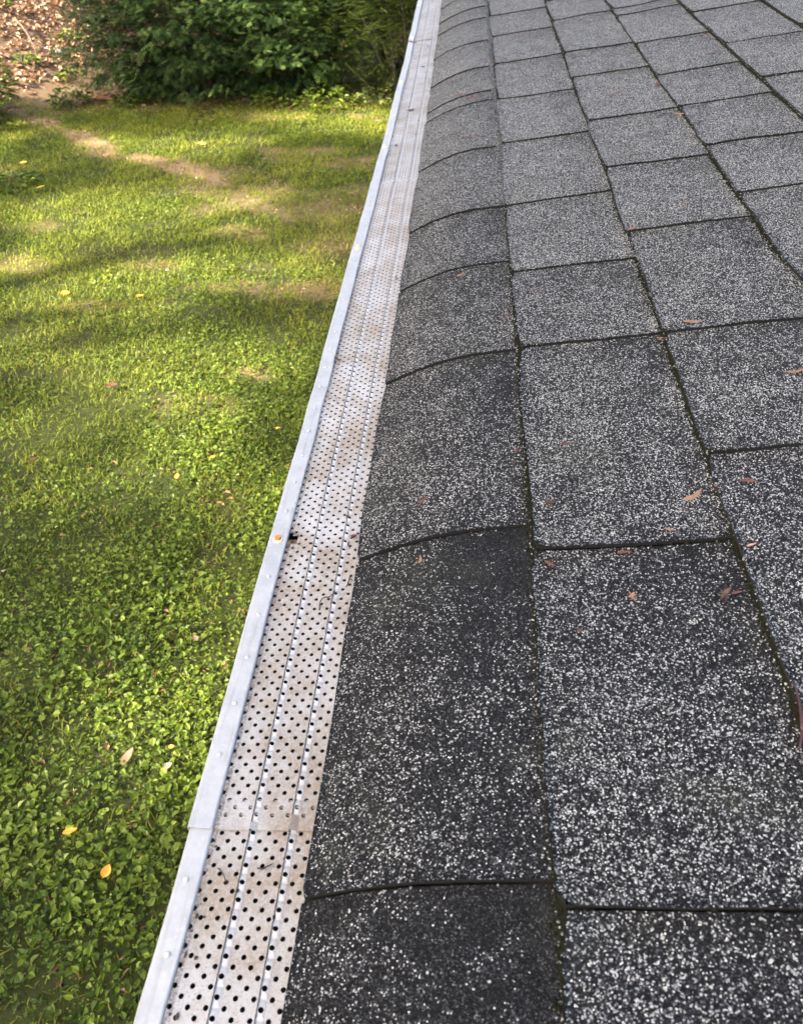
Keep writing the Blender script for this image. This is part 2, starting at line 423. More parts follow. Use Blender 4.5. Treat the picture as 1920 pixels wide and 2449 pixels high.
for c in range(NC+1):
    s = slots_for(c); TABS[c] = s
    for k, (ya, yb) in enumerate(zip(s[:-1], s[1:])):
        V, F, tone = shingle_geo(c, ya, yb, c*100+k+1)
        if c == 0: xb = -.17
        near = (-.45 < yb and ya < 4.4 and c <= 9 and n_ind < 298)
        if near:
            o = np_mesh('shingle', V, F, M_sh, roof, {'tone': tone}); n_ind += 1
            o.data.materials.append(M_deck); o.data.polygons.foreach_set('material_index', np.repeat([0, 1], [len(F[0]), len(F[1])+len(F[2])]).astype(np.int32)); o.data.polygons.foreach_set('use_smooth', np.repeat([True, False], [len(F[0]), len(F[1])+len(F[2])]))
        else:
            rest[0].append(V); rest[1].append([f+off for f in F]); rest[2].append(tone); off += len(V)
Fr = [np.concatenate([f[j] for f in rest[1]]) for j in range(3)]
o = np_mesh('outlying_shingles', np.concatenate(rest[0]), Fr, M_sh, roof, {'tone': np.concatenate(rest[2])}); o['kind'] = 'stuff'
o.data.materials.append(M_deck); o.data.polygons.foreach_set('material_index', np.repeat([0, 1], [len(Fr[0]), len(Fr[1])+len(Fr[2])]).astype(np.int32)); o.data.polygons.foreach_set('use_smooth', np.repeat([True, False], [len(Fr[0]), len(Fr[1])+len(Fr[2])]))
# far slope of the roof: plain shingle sheet over the ridge
V = [(xr+.01, HY0-.01, zr+.012), (xr+.01, HY1+.01, zr+.012), (2*xr+.02, HY1+.01, EAVE-.008), (2*xr+.02, HY0-.01, EAVE-.008)]
V = V + [(a, b, cc-.009) for a, b, cc in V]
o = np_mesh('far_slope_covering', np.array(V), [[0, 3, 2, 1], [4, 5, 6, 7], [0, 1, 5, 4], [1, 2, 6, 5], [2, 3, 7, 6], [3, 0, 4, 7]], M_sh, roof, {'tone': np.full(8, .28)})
# backing strip that shows a finger's width below the first course line further along the eave
ys = np.linspace(1.55, HY1-.05, 90)
def strip(xa, xb_, n, th):
    A = roof_pt(xa+.0015*(fbm(ys*6, ys*0, 77)-.5), ys, np.full_like(ys, n)); B = roof_pt(np.full_like(ys, xb_), ys, np.full_like(ys, n-.001))
    A2 = A-[0, 0, th]; m_ = len(ys); V = np.concatenate([A, B, A2]); a = np.arange(m_-1)
    return V, [np.stack([a, a+m_, a+m_+1, a+1], -1)[:, ::-1], np.stack([a, a+1, a+1+2*m_, a+2*m_], -1)[:, ::-1]]
V, F = strip(-.011, .03, .0057, .0035)
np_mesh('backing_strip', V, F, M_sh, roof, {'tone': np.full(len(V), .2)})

ys = np.linspace(HY0, HY1, 110)
V, F = strip(-.1692, .01, .0034, .0034)
np_mesh('starter_strip', V, F, M_deck, roof)
# mossy crumbs and grit along the course lines and in the slots; dark ribbons below
mv, mf, mo = [], [], 0
ICO = np.array([(0, 0, 1), (.89, 0, .45), (.28, .85, .45), (-.72, .53, .45), (-.72, -.53, .45), (.28, -.85, .45), (.72, .53, -.45), (-.28, .85, -.45), (-.89, 0, -.45), (-.28, -.85, -.45), (.72, -.53, -.45), (0, 0, -1)], float)
ICF = np.array([(0, 1, 2), (0, 2, 3), (0, 3, 4), (0, 4, 5), (0, 5, 1), (1, 6, 2), (2, 7, 3), (3, 8, 4), (4, 9, 5), (5, 10, 1), (2, 6, 7), (3, 7, 8), (4, 8, 9), (5, 9, 10), (1, 10, 6), (11, 7, 6), (11, 8, 7), (11, 9, 8), (11, 10, 9), (11, 6, 10)])
for c in range(1, 7):
    xb = E_*(c-1)
    nn = int(2600*(1.0 if c > 1 else .6))
    yy = rng.uniform(-.3, 4.3, nn); keep = fbm(yy*3.5, yy*0+c, 61) > (.36 if c > 1 else .47); yy = yy[keep]
    xx = xb - np.abs(rng.normal(0, .0022, len(yy))) - .0006
    pts = roof_pt(xx, yy, np.full_like(xx, .0048))
    for p_ in pts:
        s_ = rng.uniform(.0006, .0016)*np.array([rng.uniform(.7, 1.1), rng.uniform(.9, 2.0), rng.uniform(.6, 1.0)])
        mv.append(ICO*s_*rng.uniform(.8, 1.2, (12, 1))+p_); mf.append(ICF+mo); mo += 12
    for y_ in TABS[c]:
        if -.2 < y_ < 3.2:
            for _ in range(16):
                p_ = roof_pt(xb+rng.uniform(0, E_), y_+rng.normal(0, .0016), .0042)
                s_ = rng.uniform(.0009, .0022)
                mv.append(ICO*s_*rng.uniform(.7, 1.3, (12, 1))+p_); mf.append(ICF+mo); mo += 12
for c in range(1, 9):  # continuous dark ribbon of uneven width along each course line
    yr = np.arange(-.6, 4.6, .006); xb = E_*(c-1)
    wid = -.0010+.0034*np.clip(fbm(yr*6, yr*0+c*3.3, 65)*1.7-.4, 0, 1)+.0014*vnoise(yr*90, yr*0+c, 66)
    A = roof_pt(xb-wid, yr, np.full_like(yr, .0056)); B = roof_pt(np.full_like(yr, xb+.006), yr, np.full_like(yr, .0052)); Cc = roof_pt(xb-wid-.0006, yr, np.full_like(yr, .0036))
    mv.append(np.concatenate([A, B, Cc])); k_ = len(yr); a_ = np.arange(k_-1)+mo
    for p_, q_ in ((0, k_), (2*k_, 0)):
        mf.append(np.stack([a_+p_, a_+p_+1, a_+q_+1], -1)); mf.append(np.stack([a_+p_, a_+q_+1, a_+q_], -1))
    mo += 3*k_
o = np_mesh('moss_and_dark_ribbon', np.concatenate(mv), np.concatenate(mf), M_moss_ribbon, roof); o['kind'] = 'stuff'

# loose granules along the cut edges of the tabs
gv, gf, go = [], [], 0
for c in range(0, 6):
    xb = -.17 if c == 0 else E_*(c-1); L_ = .17 if c == 0 else E_
    for y_ in TABS[c]:
        if -.1 < y_ < 2.9:
            for _ in range(int(62*min(1, 1.6/(.6+y_)))):
                tq = rng.random(); sd = rng.random() < .7
                p_ = roof_pt(xb+tq*L_, y_+(.0016+abs(rng.normal(0, .0006)) if sd else -.0016-abs(rng.normal(0, .0006))), (.0104 if sd else .0080)-.0051*tq)
                s_ = rng.uniform(.0006, .0012); gv.append(ICO*s_*rng.uniform(.7, 1.3, (12, 1))+p_); gf.append(ICF+go); go += 12
    if c:
        for y_ in rng.uniform(.05, 2.9, 900):
            if rng.random() > 1.5/(.7+y_): continue
            p_ = roof_pt(xb+rng.normal(0, .0011), y_, .0092); s_ = rng.uniform(.0006, .0012)
            gv.append(ICO*s_*rng.uniform(.7, 1.3, (12, 1))+p_); gf.append(ICF+go); go += 12
gv = np.concatenate(gv)
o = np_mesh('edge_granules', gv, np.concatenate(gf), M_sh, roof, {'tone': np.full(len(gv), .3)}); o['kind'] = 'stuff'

# ------------------------------------------------------------------ gutter
LZ = EAVE-.070                         # top of the front lip
def gbow(Y): return bow(-.2, Y)
gutter = empty('gutter', (-.2, 2.5, EAVE-.2))
tag(gutter, 'long pale metal gutter fixed along the eave under the perforated guards', 'gutter')
GI = Matrix.Translation((.2, -2.5, -(EAVE-.2)))
ysg = np.linspace(HY0, HY1, 60)
def extrude(name, prof, mat, parent, y=ysg, closed=False):
    k = len(prof); V = np.array([[(x+gbow(yy), yy, z) for x, z in prof] for yy in y]).reshape(-1, 3)
    a = np.arange(k if closed else k-1); b = (a+1) % k
    rows = np.arange(len(y)-1)[:, None]*k
    F = np.stack([rows+a, rows+b, rows+b+k, rows+a+k], -1).reshape(-1, 4)
    fl = [F]
    return np_mesh(name, V, fl, mat, parent)
t = .0012
outer = [(-.1655, LZ-.012), (-.1655, LZ-.125), (-.235, LZ-.125), (-.243, LZ-.09), (-.268, LZ-.055), (-.273, LZ-.04), (-.273, LZ-.003), (-.258, LZ-.003)]
inner = [(-.1675, LZ-.012), (-.1675, LZ-.123), (-.2335, LZ-.123), (-.2412, LZ-.0892), (-.2662, LZ-.0543), (-.2712, LZ-.0395), (-.2712, LZ-.0045), (-.258, LZ-.0045)]
for nm, pf, mt in (('trough', outer+inner[::-1], M_gutter),):
    o = extrude(nm, pf, mt, gutter, closed=True); o.matrix_parent_inverse = GI
    o.data.materials.append(M_gutter_in); kf = len(pf); o.data.polygons.foreach_set('material_index', np.tile((np.arange(kf) >= len(outer)).astype(np.int32), len(ysg)-1))  # inside faces dark: the shade under the guard is put into their colour
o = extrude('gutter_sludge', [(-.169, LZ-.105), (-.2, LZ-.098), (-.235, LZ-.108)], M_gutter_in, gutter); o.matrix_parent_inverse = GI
for yy in (HY0, HY1):
    o = np_mesh('end_cap', np.array([(x+gbow(yy), yy+(.001 if yy > 0 else -.001), z) for x, z in outer]), [list(range(len(outer)))], M_gutter, gutter); o.matrix_parent_inverse = GI

# ------------------------------------------------------------------ perforated guard panels
HP = .01262; CW = .00637; X0 = -.2553
RID = {5: .0015, 10: .0015}
def guard_z(x): return LZ-.0018 + (x+.2565)*(.0070/.085)
def panel(name, y0, y1, zoff, phase, seg, walls, label, tear=None):
    root = empty(name, (-.22, (y0+y1)/2, LZ)); tag(root, label, 'gutter guard', 'perforated guard panels along the gutter')
    PI_ = Matrix.Translation((.22, -(y0+y1)/2, -LZ))
    V = []; F3 = []; ridv = []; edgv = []
    rad = .00190
    ang = (np.arange(seg)+.5)*2*math.pi/seg
    ca, sa = np.cos(ang), np.sin(ang)
    NCOL = 15
    # x edges of each column; a small raised crease starts columns 5 and 10
    cols = []
    for c in range(NCOL):
        cx = X0+c*CW
        cols.append((cx-CW/2, cx+CW/2, cx))
    quads = []
    def add(pts, rr, ee):
        b = len(V); V.extend(pts); ridv.extend(rr); edgv.extend(ee); return b
    for c, (xa, xb, cx) in enumerate(cols):
        rl = 1.0 if c in RID else 0.0
        def zz(x):
            z = guard_z(x)+zoff
            if c in RID:
                u = (x-xa)/CW
                z += .0026*(1-u)*min(1, u/.06) if u < 1 else 0
            return z
        xa2 = xa
        ph = phase+(HP/2 if c % 2 == 0 else 0)
        k0 = math.ceil((y0-ph+HP/2)/HP); k1 = math.floor((y1-ph-HP/2)/HP)
        ylist = [ph+k*HP for k in range(k0, k1+1)]
        hx = CW/2; hy = HP/2
        s_ = 1/np.maximum(np.abs(ca)/hx, np.abs(sa)/hy)
        ox, oy = ca*s_, sa*s_
        # snap nearest boundary samples to the rectangle corners so cells tile
        for sx in (-1, 1):
            for sy in (-1, 1):
                j = np.argmin((ca*1-sx*hx/math.hypot(hx, hy))**2+(sa-sy*hy/math.hypot(hx, hy))**2)
                ox[j], oy[j] = sx*hx, sy*hy
        ed = 1.0-sstep(.0, .012, cx-X0+.002)
        for yc in ylist:
            if tear and (lambda dy: (c == 0 and -.012 < dy < .011) or (c == 1 and -.009 < dy < .011) or False)(yc-tear): continue
            gb = float(gbow(yc))
            top = [(cx+a+gb, yc+b, zz(cx+a)) for a, b in zip(ox, oy)]
            hol = [(cx+a*rad+gb, yc+b*rad, zz(cx+a*rad)) for a, b in zip(ca, sa)]
            rr = [rl*(1 if (p[0]-gb-xa)/CW < .8 else .0) for p in top+hol]
            if walls:
                low = [(x, y, z-.0009) for x, y, z in hol]
                b = add(top+hol+low, rr+[0]*seg, [float(ed)]*(3*seg))
            else: b = add(top+hol, rr, [float(ed)]*(2*seg))
            j = np.arange(seg); jn = (j+1) % seg
            quads.append(np.stack([b+j, b+jn, b+seg+jn, b+seg+j], -1))
            if walls: quads.append(np.stack([b+seg+j, b+seg+jn, b+2*seg+jn, b+2*seg+j], -1))
        # end fills
        for ya, yb in ((y0, ylist[0]-hy), (ylist[-1]+hy, y1)):
            if yb-ya > 1e-5:
                gb = float(gbow(ya)); xs_ = [xa, xa+.06*CW, xb]
                b = add([(x+gb, y, zz(x)) for y in (ya, yb) for x in xs_], [0]*6, [float(ed)]*6)
                quads.append(np.array([(b, b+1, b+4, b+3), (b+1, b+2, b+5, b+4)]))
        if c in RID:   # steep riser of the crease, its step shadow put into the colour
            ys_ = np.linspace(y0, y1, 40); m_ = len(ys_); gb = gbow(ys_)
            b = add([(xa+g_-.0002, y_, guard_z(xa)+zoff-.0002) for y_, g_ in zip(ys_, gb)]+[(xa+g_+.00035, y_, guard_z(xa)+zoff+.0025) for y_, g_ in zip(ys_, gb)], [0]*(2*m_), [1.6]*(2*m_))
            a = np.arange(m_-1); quads.append(np.stack([b+a, b+a+1, b+a+1+m_, b+a+m_], -1))
    # plain flange running on under the shingles
    xe = X0+(NCOL-.5)*CW; ys_ = np.linspace(y0, y1, 40); gb = gbow(ys_); m_ = len(ys_)
    b = add([(xe+g_, y_, guard_z(xe)+zoff) for y_, g_ in zip(ys_, gb)]+[(-.1462, y_, guard_z(-.15)+zoff*.3) for y_, g_ in zip(ys_, gb)], [0]*(2*m_), [0]*(2*m_))
    a = np.arange(m_-1); quads.append(np.stack([b+a, b+a+m_, b+a+1+m_, b+a+1], -1)[:, ::-1])
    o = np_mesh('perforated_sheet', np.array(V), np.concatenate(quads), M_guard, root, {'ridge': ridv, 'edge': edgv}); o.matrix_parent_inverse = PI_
    # folded front lip: rounded flat bar profile
    lz = LZ+zoff*1.3; xo = -.0014 if zoff > .0012 else 0.0
    pf = [(-.2570, lz-.0085), (-.2562, lz-.0022), (-.2566, lz-.0009), (-.2576, lz-.0001), (-.2584, lz), (-.2735, lz), (-.2749, lz-.0004), (-.2755, lz-.0014), (-.2755, lz-.009), (-.2743, lz-.009), (-.2743, lz-.0015), (-.2580, lz-.0015), (-.2582, lz-.0085)]
    ysl = np.linspace(y0, y1, 60)
    k = len(pf); rows = [[(x+(xo if x < -.27 else 0)+float(gbow(yy))+.0007*math.sin(yy*9+y0)+.0016*(float(vnoise(np.array(yy*14), np.array(3.1), 8))-.5), yy, z+.0014*(float(vnoise(np.array(yy*11), np.array(x*60), 9))-.5)) for x, z in pf] for yy in ysl]
    Vl = np.array(rows).reshape(-1, 3); a = np.arange(k); b2 = (a+1) % k; rw = np.arange(len(ysl)-1)[:, None]*k
    Fl = np.stack([rw+a, rw+b2, rw+b2+k, rw+a+k], -1).reshape(-1, 4)
    o = np_mesh('front_lip', Vl, [f.tolist() for f in Fl]+[list(range(k))[::-1], list(range(len(Vl)-k, len(Vl)))], M_lip, root); o.matrix_parent_inverse = PI_
    # rivets
    kk = math.ceil((y0+.018-.181)/.0516)
    while .181+kk*.0516 < y1-.05:
        yy = .181+kk*.0516; kk += 1
        if min(abs(yy-q) for q in SCREWS) < .012: continue
        r_ = inst('rivet', ME_riv, root); r_.matrix_parent_inverse = PI_
        r_.location = (-.2662+float(gbow(yy))+random.uniform(-.0006, .0006), yy+random.uniform(-.001, .001), lz); r_.rotation_euler.z = random.random()*6
    for q in SCREWS:
        if y0+.03 <= q < y1-.03:
            sc_ = inst('hex_screw', ME_scr, root); sc_.matrix_parent_inverse = PI_
            sc_.location = (-.2668+float(gbow(q)), q, lz); sc_.rotation_euler = (R(3), R(-4), q*7)
            if abs(q-.598) < .01: sc_['label'] = 'rust stained hex screw in the gutter lip'
            h_ = inst('screw_head', ME_scrh if abs(q-.598) > .01 else ME_scrr, sc_)
    return root
SCREWS = [-.02-.62, -.02, .598, 1.366, 1.951, 2.55, 3.15, 3.76, 4.4, 5.0, 5.6, 6.2, 6.8]
def lathe(name, prof, seg, mat):
    V = []; F = []
    for r_, z in prof:
        for a in range(seg): V.append((r_*math.cos(a*2*math.pi/seg), r_*math.sin(a*2*math.pi/seg), z))
    for i_ in range(len(prof)-1):
        for a in range(seg): F.append([i_*seg+a, i_*seg+(a+1) % seg, (i_+1)*seg+(a+1) % seg, (i_+1)*seg+a])
    F.append([(len(prof)-1)*seg+a for a in range(seg)])
    return np_mesh(name, np.array(V), F, mat, link=False)
ME_riv = lathe('rivet', [(.0023, -.0002), (.0023, .0006), (.0016, .0011), (.0007, .0013)], 10, M_rivet)
ME_scr = lathe('screw_flange', [(.0058, -.0002), (.0058, .0006), (.0050, .0013), (.0040, .0015)], 18, M_screw)
ME_scrh = lathe('screw_head', [(.0038, .0012), (.0038, .0042), (.0034, .0047), (.0018, .0047), (.0012, .0043)], 6, M_screw)
ME_scrr = lathe('screw_head', [(.0038, .0012), (.0038, .0042), (.0034, .0047), (.0018, .0047), (.0012, .0043)], 6, M_rust)
JO = [-1.146, .272, 1.69, 3.11, 4.53, 5.95]
names = ['perforated white guard panel nearest the camera, in front of the stepped lip joint',
         'perforated white guard panel with the torn corner beside the rusty screw',
         'perforated white guard panel beyond the torn one, alongside the lower bushes',
         'perforated white guard panel farthest along the eave, at the top of the picture',
         'perforated white guard panel beyond the top edge of the picture',
         'last perforated white guard panel at the far corner of the house']
ends = JO[1:]+[HY1]; PANELS = []
for i_, (a, b) in enumerate(zip(JO, ends)):
    PANELS.append(panel('gutter_guard', a if i_ else HY0+.3, min(b+.026, HY1-.001), .0014*(i_ % 2)+.0003*i_, .1442+(.0014*i_), 12 if i_ < 2 else 8, i_ < 2, names[i_], .598 if i_ == 1 else None))

# ------------------------------------------------------------------ leaf generators (numpy)
def rotmats(yaw, tilt, roll):
    cy, sy = np.cos(yaw), np.sin(yaw); ct, st = np.cos(tilt), np.sin(tilt); cr, sr = np.cos(roll), np.sin(roll)
    f_ = np.stack([cy*ct, sy*ct, st], -1)                     # leaf axis
    s0 = np.stack([-sy, cy, 0*cy], -1); n0 = np.cross(f_, s0)
    s_ = s0*cr[:, None]+n0*sr[:, None]; n_ = np.cross(f_, s_)
    return f_, s_, n_
LEAF_T = np.array([(0, 0, 0), (.25, .38, .12), (.62, .33, .12), (1, 0, -.1), (.62, -.33, .12), (.25, -.38, .12)])
LEAF_F = np.array([(0, 3, 2, 1), (0, 5, 4, 3)])
NARROW_T = np.array([(0, 0, 0), (.4, .18, .04), (1, 0, -.08), (.4, -.18, .04)]); NARROW_F = np.array([(0, 2, 1), (0, 3, 2)])
BLADE_T = np.array([(0, .5, 0), (0, -.5, 0), (.55, .38, .0), (.55, -.38, .0), (1, 0, -.22)]); BLADE_F = np.array([(0, 1, 3), (0, 3, 2), (2, 3, 4)])
def leaves(name, P, length, width, yaw, tilt, roll, tint, mat, T=LEAF_T, TF=LEAF_F, parent=None, kind=None, smooth=False):
    f_, s_, n_ = rotmats(yaw, tilt, roll); N = len(P); k = len(T)
    V = P[:, None, :] + T[None, :, 0, None]*(f_*length[:, None])[:, None, :] + T[None, :, 1, None]*(s_*width[:, None])[:, None, :] + T[None, :, 2, None]*(n_*length[:, None])[:, None, :]
    F = (np.arange(N)[:, None, None]*k + TF[None]).reshape(-1, TF.shape[1])
    o = np_mesh(name, V.reshape(-1, 3), F, mat, parent, {'tint': np.repeat(tint, k)}, smooth)
    if kind: o['kind'] = kind
    return o
U = rng.uniform
# ------------------------------------------------------------------ broad-leaved ground cover
def cover_density(x, y):
    n = fbm(x*1.1, y*1.1, 51); right = sstep(-3.5, -1.2, x)
    lim = 3.3+1.7*right+1.6*(n-.5)*2
    d = 1-sstep(lim-1.2, lim+.9, y)
    return d*(1-bare(x, y)*.9)*(.22+.78*sstep(.25, .44, fbm(x*2.6+7, y*2.6, 53)))
n = 210000
x = U(-5.2, .1, n); y = U(-1., 7.0, n)
k = U(0, 1, n) < cover_density(x, y); x, y = x[k], y[k]; n = len(x)
lay = U(0, 1, n)
size = (.009+.034*U(0, 1, n)**2.4)*.95*(.75+.5*vnoise(x*1.7, y*1.7, 59))
big = vnoise(x*3, y*3, 58)
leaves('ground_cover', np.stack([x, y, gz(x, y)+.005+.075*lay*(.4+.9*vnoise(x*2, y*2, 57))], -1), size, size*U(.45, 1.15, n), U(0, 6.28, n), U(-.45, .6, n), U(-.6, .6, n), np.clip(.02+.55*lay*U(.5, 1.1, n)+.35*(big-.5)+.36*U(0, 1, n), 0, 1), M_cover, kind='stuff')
tag(bpy.data.objects['ground_cover'], 'low broad-leaved green ground cover below the gutter', 'ground cover')
# ------------------------------------------------------------------ grass
def grass_density(x, y):
    return (1-.78*bare(x, y)**1.5)*(.3+.7*sstep(1.4, 4.0, y))*(1-litter_f(x, y)*.9)*(1-sstep(12.6, 13.2, y))*(.3+.7*sstep(.3, .55, fbm(x*3, y*3, 63)))
n = 420000
x = U(-9, .6, n); y = .3+13.0*U(0, 1, n)**.8
k = U(0, 1, n) < grass_density(x, y); x, y = x[k], y[k]; n = len(x)
dry = fbm(x*1.4, y*1.4, 67)+.35*bare(x, y)
L = U(.03, .075, n)
leaves('grass', np.stack([x, y, gz(x, y)-.003], -1), L, U(.004, .0075, n)*(1+y*.03), U(0, 6.28, n), U(.25, 1.35, n), U(-.6, .6, n), np.clip(.1+.55*U(0, 1, n)+.75*(dry-.42), 0, 1), M_grass, BLADE_T, BLADE_F, kind='stuff')
tag(bpy.data.objects['grass'], 'patchy mown grass of the lawn beyond the ground cover', 'grass')
# clover and small weeds among the grass
n = 60000
x = U(-8, .4, n); y = U(3, 12.6, n)
k = U(0, 1, n) < grass_density(x, y)*sstep(.42, .62, fbm(x*1.7, y*1.7, 71)); x, y = x[k], y[k]; n = len(x)
L = U(.016, .034, n)
leaves('clover', np.stack([x, y, gz(x, y)+U(.01, .05, n)], -1), L, L*U(.8, 1.1, n), U(0, 6.28, n), U(-.3, .5, n), U(-.4, .4, n), np.clip(U(.15, .85, n), 0, 1), M_cover, kind='stuff')
tag(bpy.data.objects['clover'], 'small clover and weed leaves scattered through the grass', 'weeds')
# leaf litter on the bank
n = 30000
x = U(-13, -5.6, n); y = U(7.5, 21, n)
k = U(0, 1, n) < litter_f(x, y)*(.4+.6*fbm(x*1.5, y*1.5, 73)); x, y = x[k], y[k]; n = len(x)
L = U(.05, .12, n)
leaves('leaf_litter', np.stack([x, y, gz(x, y)+U(.0, .05, n)], -1), L, L*U(.5, .9, n), U(0, 6.28, n), U(-.5, .6, n), U(-.7, .7, n), np.clip(rng.normal(.5, .24, n), 0, 1), M_litter, kind='stuff')
tag(bpy.data.objects['leaf_litter'], 'dry brown leaf litter covering the bank at the upper left', 'leaf litter')
# a thin scatter of litter under the bushes
n = 1600
x = U(-6.5, 1.5, n); y = rng.normal(13.1, .5, n)
L = U(.04, .09, n)
leaves('leaf_litter', np.stack([x, y, gz(x, y)+U(.0, .02, n)], -1), L, L*U(.5, .9, n), U(0, 6.28, n), U(-.3, .3, n), U(-.4, .4, n), U(.05, .6, n), M_litter, kind='stuff')
tag(bpy.data.objects['leaf_litter.001'], 'thin dry leaf litter in the shade under the bushes', 'leaf litter')

n = 22000
x = U(-8, .4, n); y = U(0, 13, n)
k = U(0, 1, n) < np.where(y < 4, .35, bare(x, y)*.8); x, y = x[k], y[k]; n = len(x)
L = U(.012, .05, n)
leaves('soil_litter', np.stack([x, y, gz(x, y)+U(.0, .012, n)], -1), L, L*U(.2, .6, n), U(0, 6.28, n), U(-.2, .3, n), U(-.5, .5, n), np.clip(rng.normal(.45, .25, n), 0, 1), M_litter, kind='stuff')
tag(bpy.data.objects['soil_litter'], 'dry leaf crumbs and thatch on the bare soil of the lawn', 'leaf litter')
# ------------------------------------------------------------------ stems
def tube(pts, radii, seg=6):
    pts = np.asarray(pts, float); V = []; F = []
    for i_, p_ in enumerate(pts):
        d = pts[min(i_+1, len(pts)-1)]-pts[max(i_-1, 0)]; d = d/(np.linalg.norm(d)+1e-9)
        a = np.cross(d, (0, 0, 1) if abs(d[2]) < .9 else (1, 0, 0)); a /= np.linalg.norm(a); b = np.cross(d, a)
        for s_ in range(seg):
            an = s_*2*math.pi/seg; V.append(p_+radii[i_]*(a*math.cos(an)+b*math.sin(an)))
    for i_ in range(len(pts)-1):
        for s_ in range(seg): F.append([i_*seg+s_, i_*seg+(s_+1) % seg, (i_+1)*seg+(s_+1) % seg, (i_+1)*seg+s_])
    F.append(list(range(seg))[::-1]); F.append([(len(pts)-1)*seg+s_ for s_ in range(seg)])
    return V, F
class MB:
    def __init__(s): s.V = []; s.F = []
    def add(s, V, F):
        o = len(s.V); s.V.extend([tuple(v) for v in V]); s.F.extend([[i_+o for i_ in f] for f in F])
    def build(s, name, mat, parent=None, smooth=True): return np_mesh(name, np.array(s.V), s.F, mat, parent, smooth=smooth)
def bez(p0, p1, p2, n=8):
    t = np.linspace(0, 1, n)[:, None]; return (1-t)**2*np.array(p0)+2*t*(1-t)*np.array(p1)+t*t*np.array(p2)

# ------------------------------------------------------------------ yew and shrubs
SPRAY = []   # flat drooping spray of needles
for i_ in range(4):
    x_ = .12+.22*i_; wdt = .38*(1-.55*abs(x_-.4))
    for s_ in (-1, 1):
        SPRAY += [(x_-.03, 0, 0), (x_+.11, s_*wdt, -.05), (x_+.15, s_*wdt*.95, -.06), (x_+.05, 0, -.01)]
SPRAY += [(.85, .03, 0), (1.15, .0, -.08), (.85, -.03, 0), (.8, 0, .01)]
SPRAY_T = np.array(SPRAY); SPRAY_F = np.arange(len(SPRAY)).reshape(-1, 4)
def bush(name, label, cx, cy, lobes, nspr, L0, L1, mat, T, TF, droop=.25, group=None, wid=(.55, .8), stems=9, cat='bush', low=.05, clump=1, cr_=.2):
    z0 = float(gz(cx, cy)); root = empty(name, (cx, cy, z0)); tag(root, label, cat, group)
    P = []; D = []; Dp = []
    wts = np.array([l[3]*l[4]*l[5] for l in lobes])**.67; wts /= wts.sum()
    for (lx, ly, lz_, rx, ry, rz_), wt in zip(lobes, wts):
        m_ = int(nspr*wt); d = rng.normal(size=(m_, 3)); d /= np.linalg.norm(d, axis=1)[:, None]
        lump = 1+.22*(fbm(d[:, 0]*3+lx*5+9, d[:, 1]*3+d[:, 2]*4+ly, 81)-.5)*2+.16*(fbm(d[:, 0]*8+lx, d[:, 2]*8+d[:, 1]*5, 83)-.5)*2
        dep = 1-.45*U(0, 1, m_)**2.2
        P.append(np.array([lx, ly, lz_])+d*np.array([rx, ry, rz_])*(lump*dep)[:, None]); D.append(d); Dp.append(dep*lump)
    P = np.concatenate(P); D = np.concatenate(D); Dp = np.concatenate(Dp)
    k = P[:, 2] > low*(1+1.5*U(0, 1, len(P))); P, D, Dp = P[k], D[k], Dp[k]; n = len(P)
    if clump > 1:
        m_ = max(1, n//clump); pick = rng.integers(0, m_, n); sel = rng.permutation(n)[:m_]
        r_ = np.sqrt(U(0, 1, n))*cr_; a_ = U(0, 6.28, n)
        P = P[sel][pick]+np.stack([r_*np.cos(a_), r_*np.sin(a_), -.25*r_+rng.normal(0, .018, n)], -1); D = D[sel][pick]; Dp = Dp[sel][pick]+.25*(r_/cr_)-.1
    yaw = np.arctan2(D[:, 1], D[:, 0])+rng.normal(0, .7, n); tilt = np.arcsin(np.clip(D[:, 2], -1, 1))*.35-droop+rng.normal(0, .25, n)
    L = U(L0, L1, n)
    tint = np.clip(.48+.9*(Dp-.9)+.17*rng.normal(0, 1, n), 0, 1)  # inner sprays darker, tips lighter: shade and light put into the leaf colour
    leaves('crown', P, L, L*U(*wid, n), yaw, tilt, rng.normal(0, .3, n), tint, mat, T, TF, parent=root)
    mb = MB(); top = max(l[2] for l in lobes)
    for s_ in range(stems):
        l = lobes[s_ % len(lobes)]; a = U(0, 6.28); b0 = np.array([l[0]*.35+U(-.15, .15), l[1]*.35+U(-.15, .15), -.08])
        e = np.array([l[0]+l[3]*.75*math.cos(a), l[1]+l[4]*.75*math.sin(a), max(.3, l[2]+l[5]*U(-.2, .6))])
        mid = (b0+e)/2+[U(-.1, .1), U(-.1, .1), .25]
        mb.add(*tube(bez(b0, mid, e, 7), np.linspace(.035, .007, 7)))
    mb.build('trunk', M_bark, root)
    return root
yew_lobes = [(-.5, .1, 1.25, 1.45, 1.2, 1.15), (.8, .2, 1.15, 1.3, 1.1, 1.05), (-1.15, -.1, .75, .85, .85, .65), (0, -.35, .8, 1.2, .85, .75), (1.35, -.1, .7, .85, .8, .62), (.2, .3, 2.2, 1.1, 1.0, .9), (-.9, .2, 1.9, .9, .8, .8)]
bush('yew_bush', 'large dense dark green evergreen bush at the far edge of the lawn', -4.2, 13.3, yew_lobes, 42000, .08, .16, M_yew, SPRAY_T, SPRAY_F, stems=16, low=.1, clump=16, cr_=.21)
FEATHER = []
for i_ in range(6):
    x_ = .08+.16*i_
    for s_ in (-1, 1):
        wd = .34*(1-.4*abs(x_-.45))
        FEATHER += [(x_, 0, 0), (x_+.10, s_*wd*.55, .02), (x_+.17, s_*wd, -.05), (x_+.02, s_*wd*.5, -.01)]
FEATHER += [(.9, 0, 0), (1.02, .06, 0), (1.2, 0, -.06), (1.02, -.06, 0)]
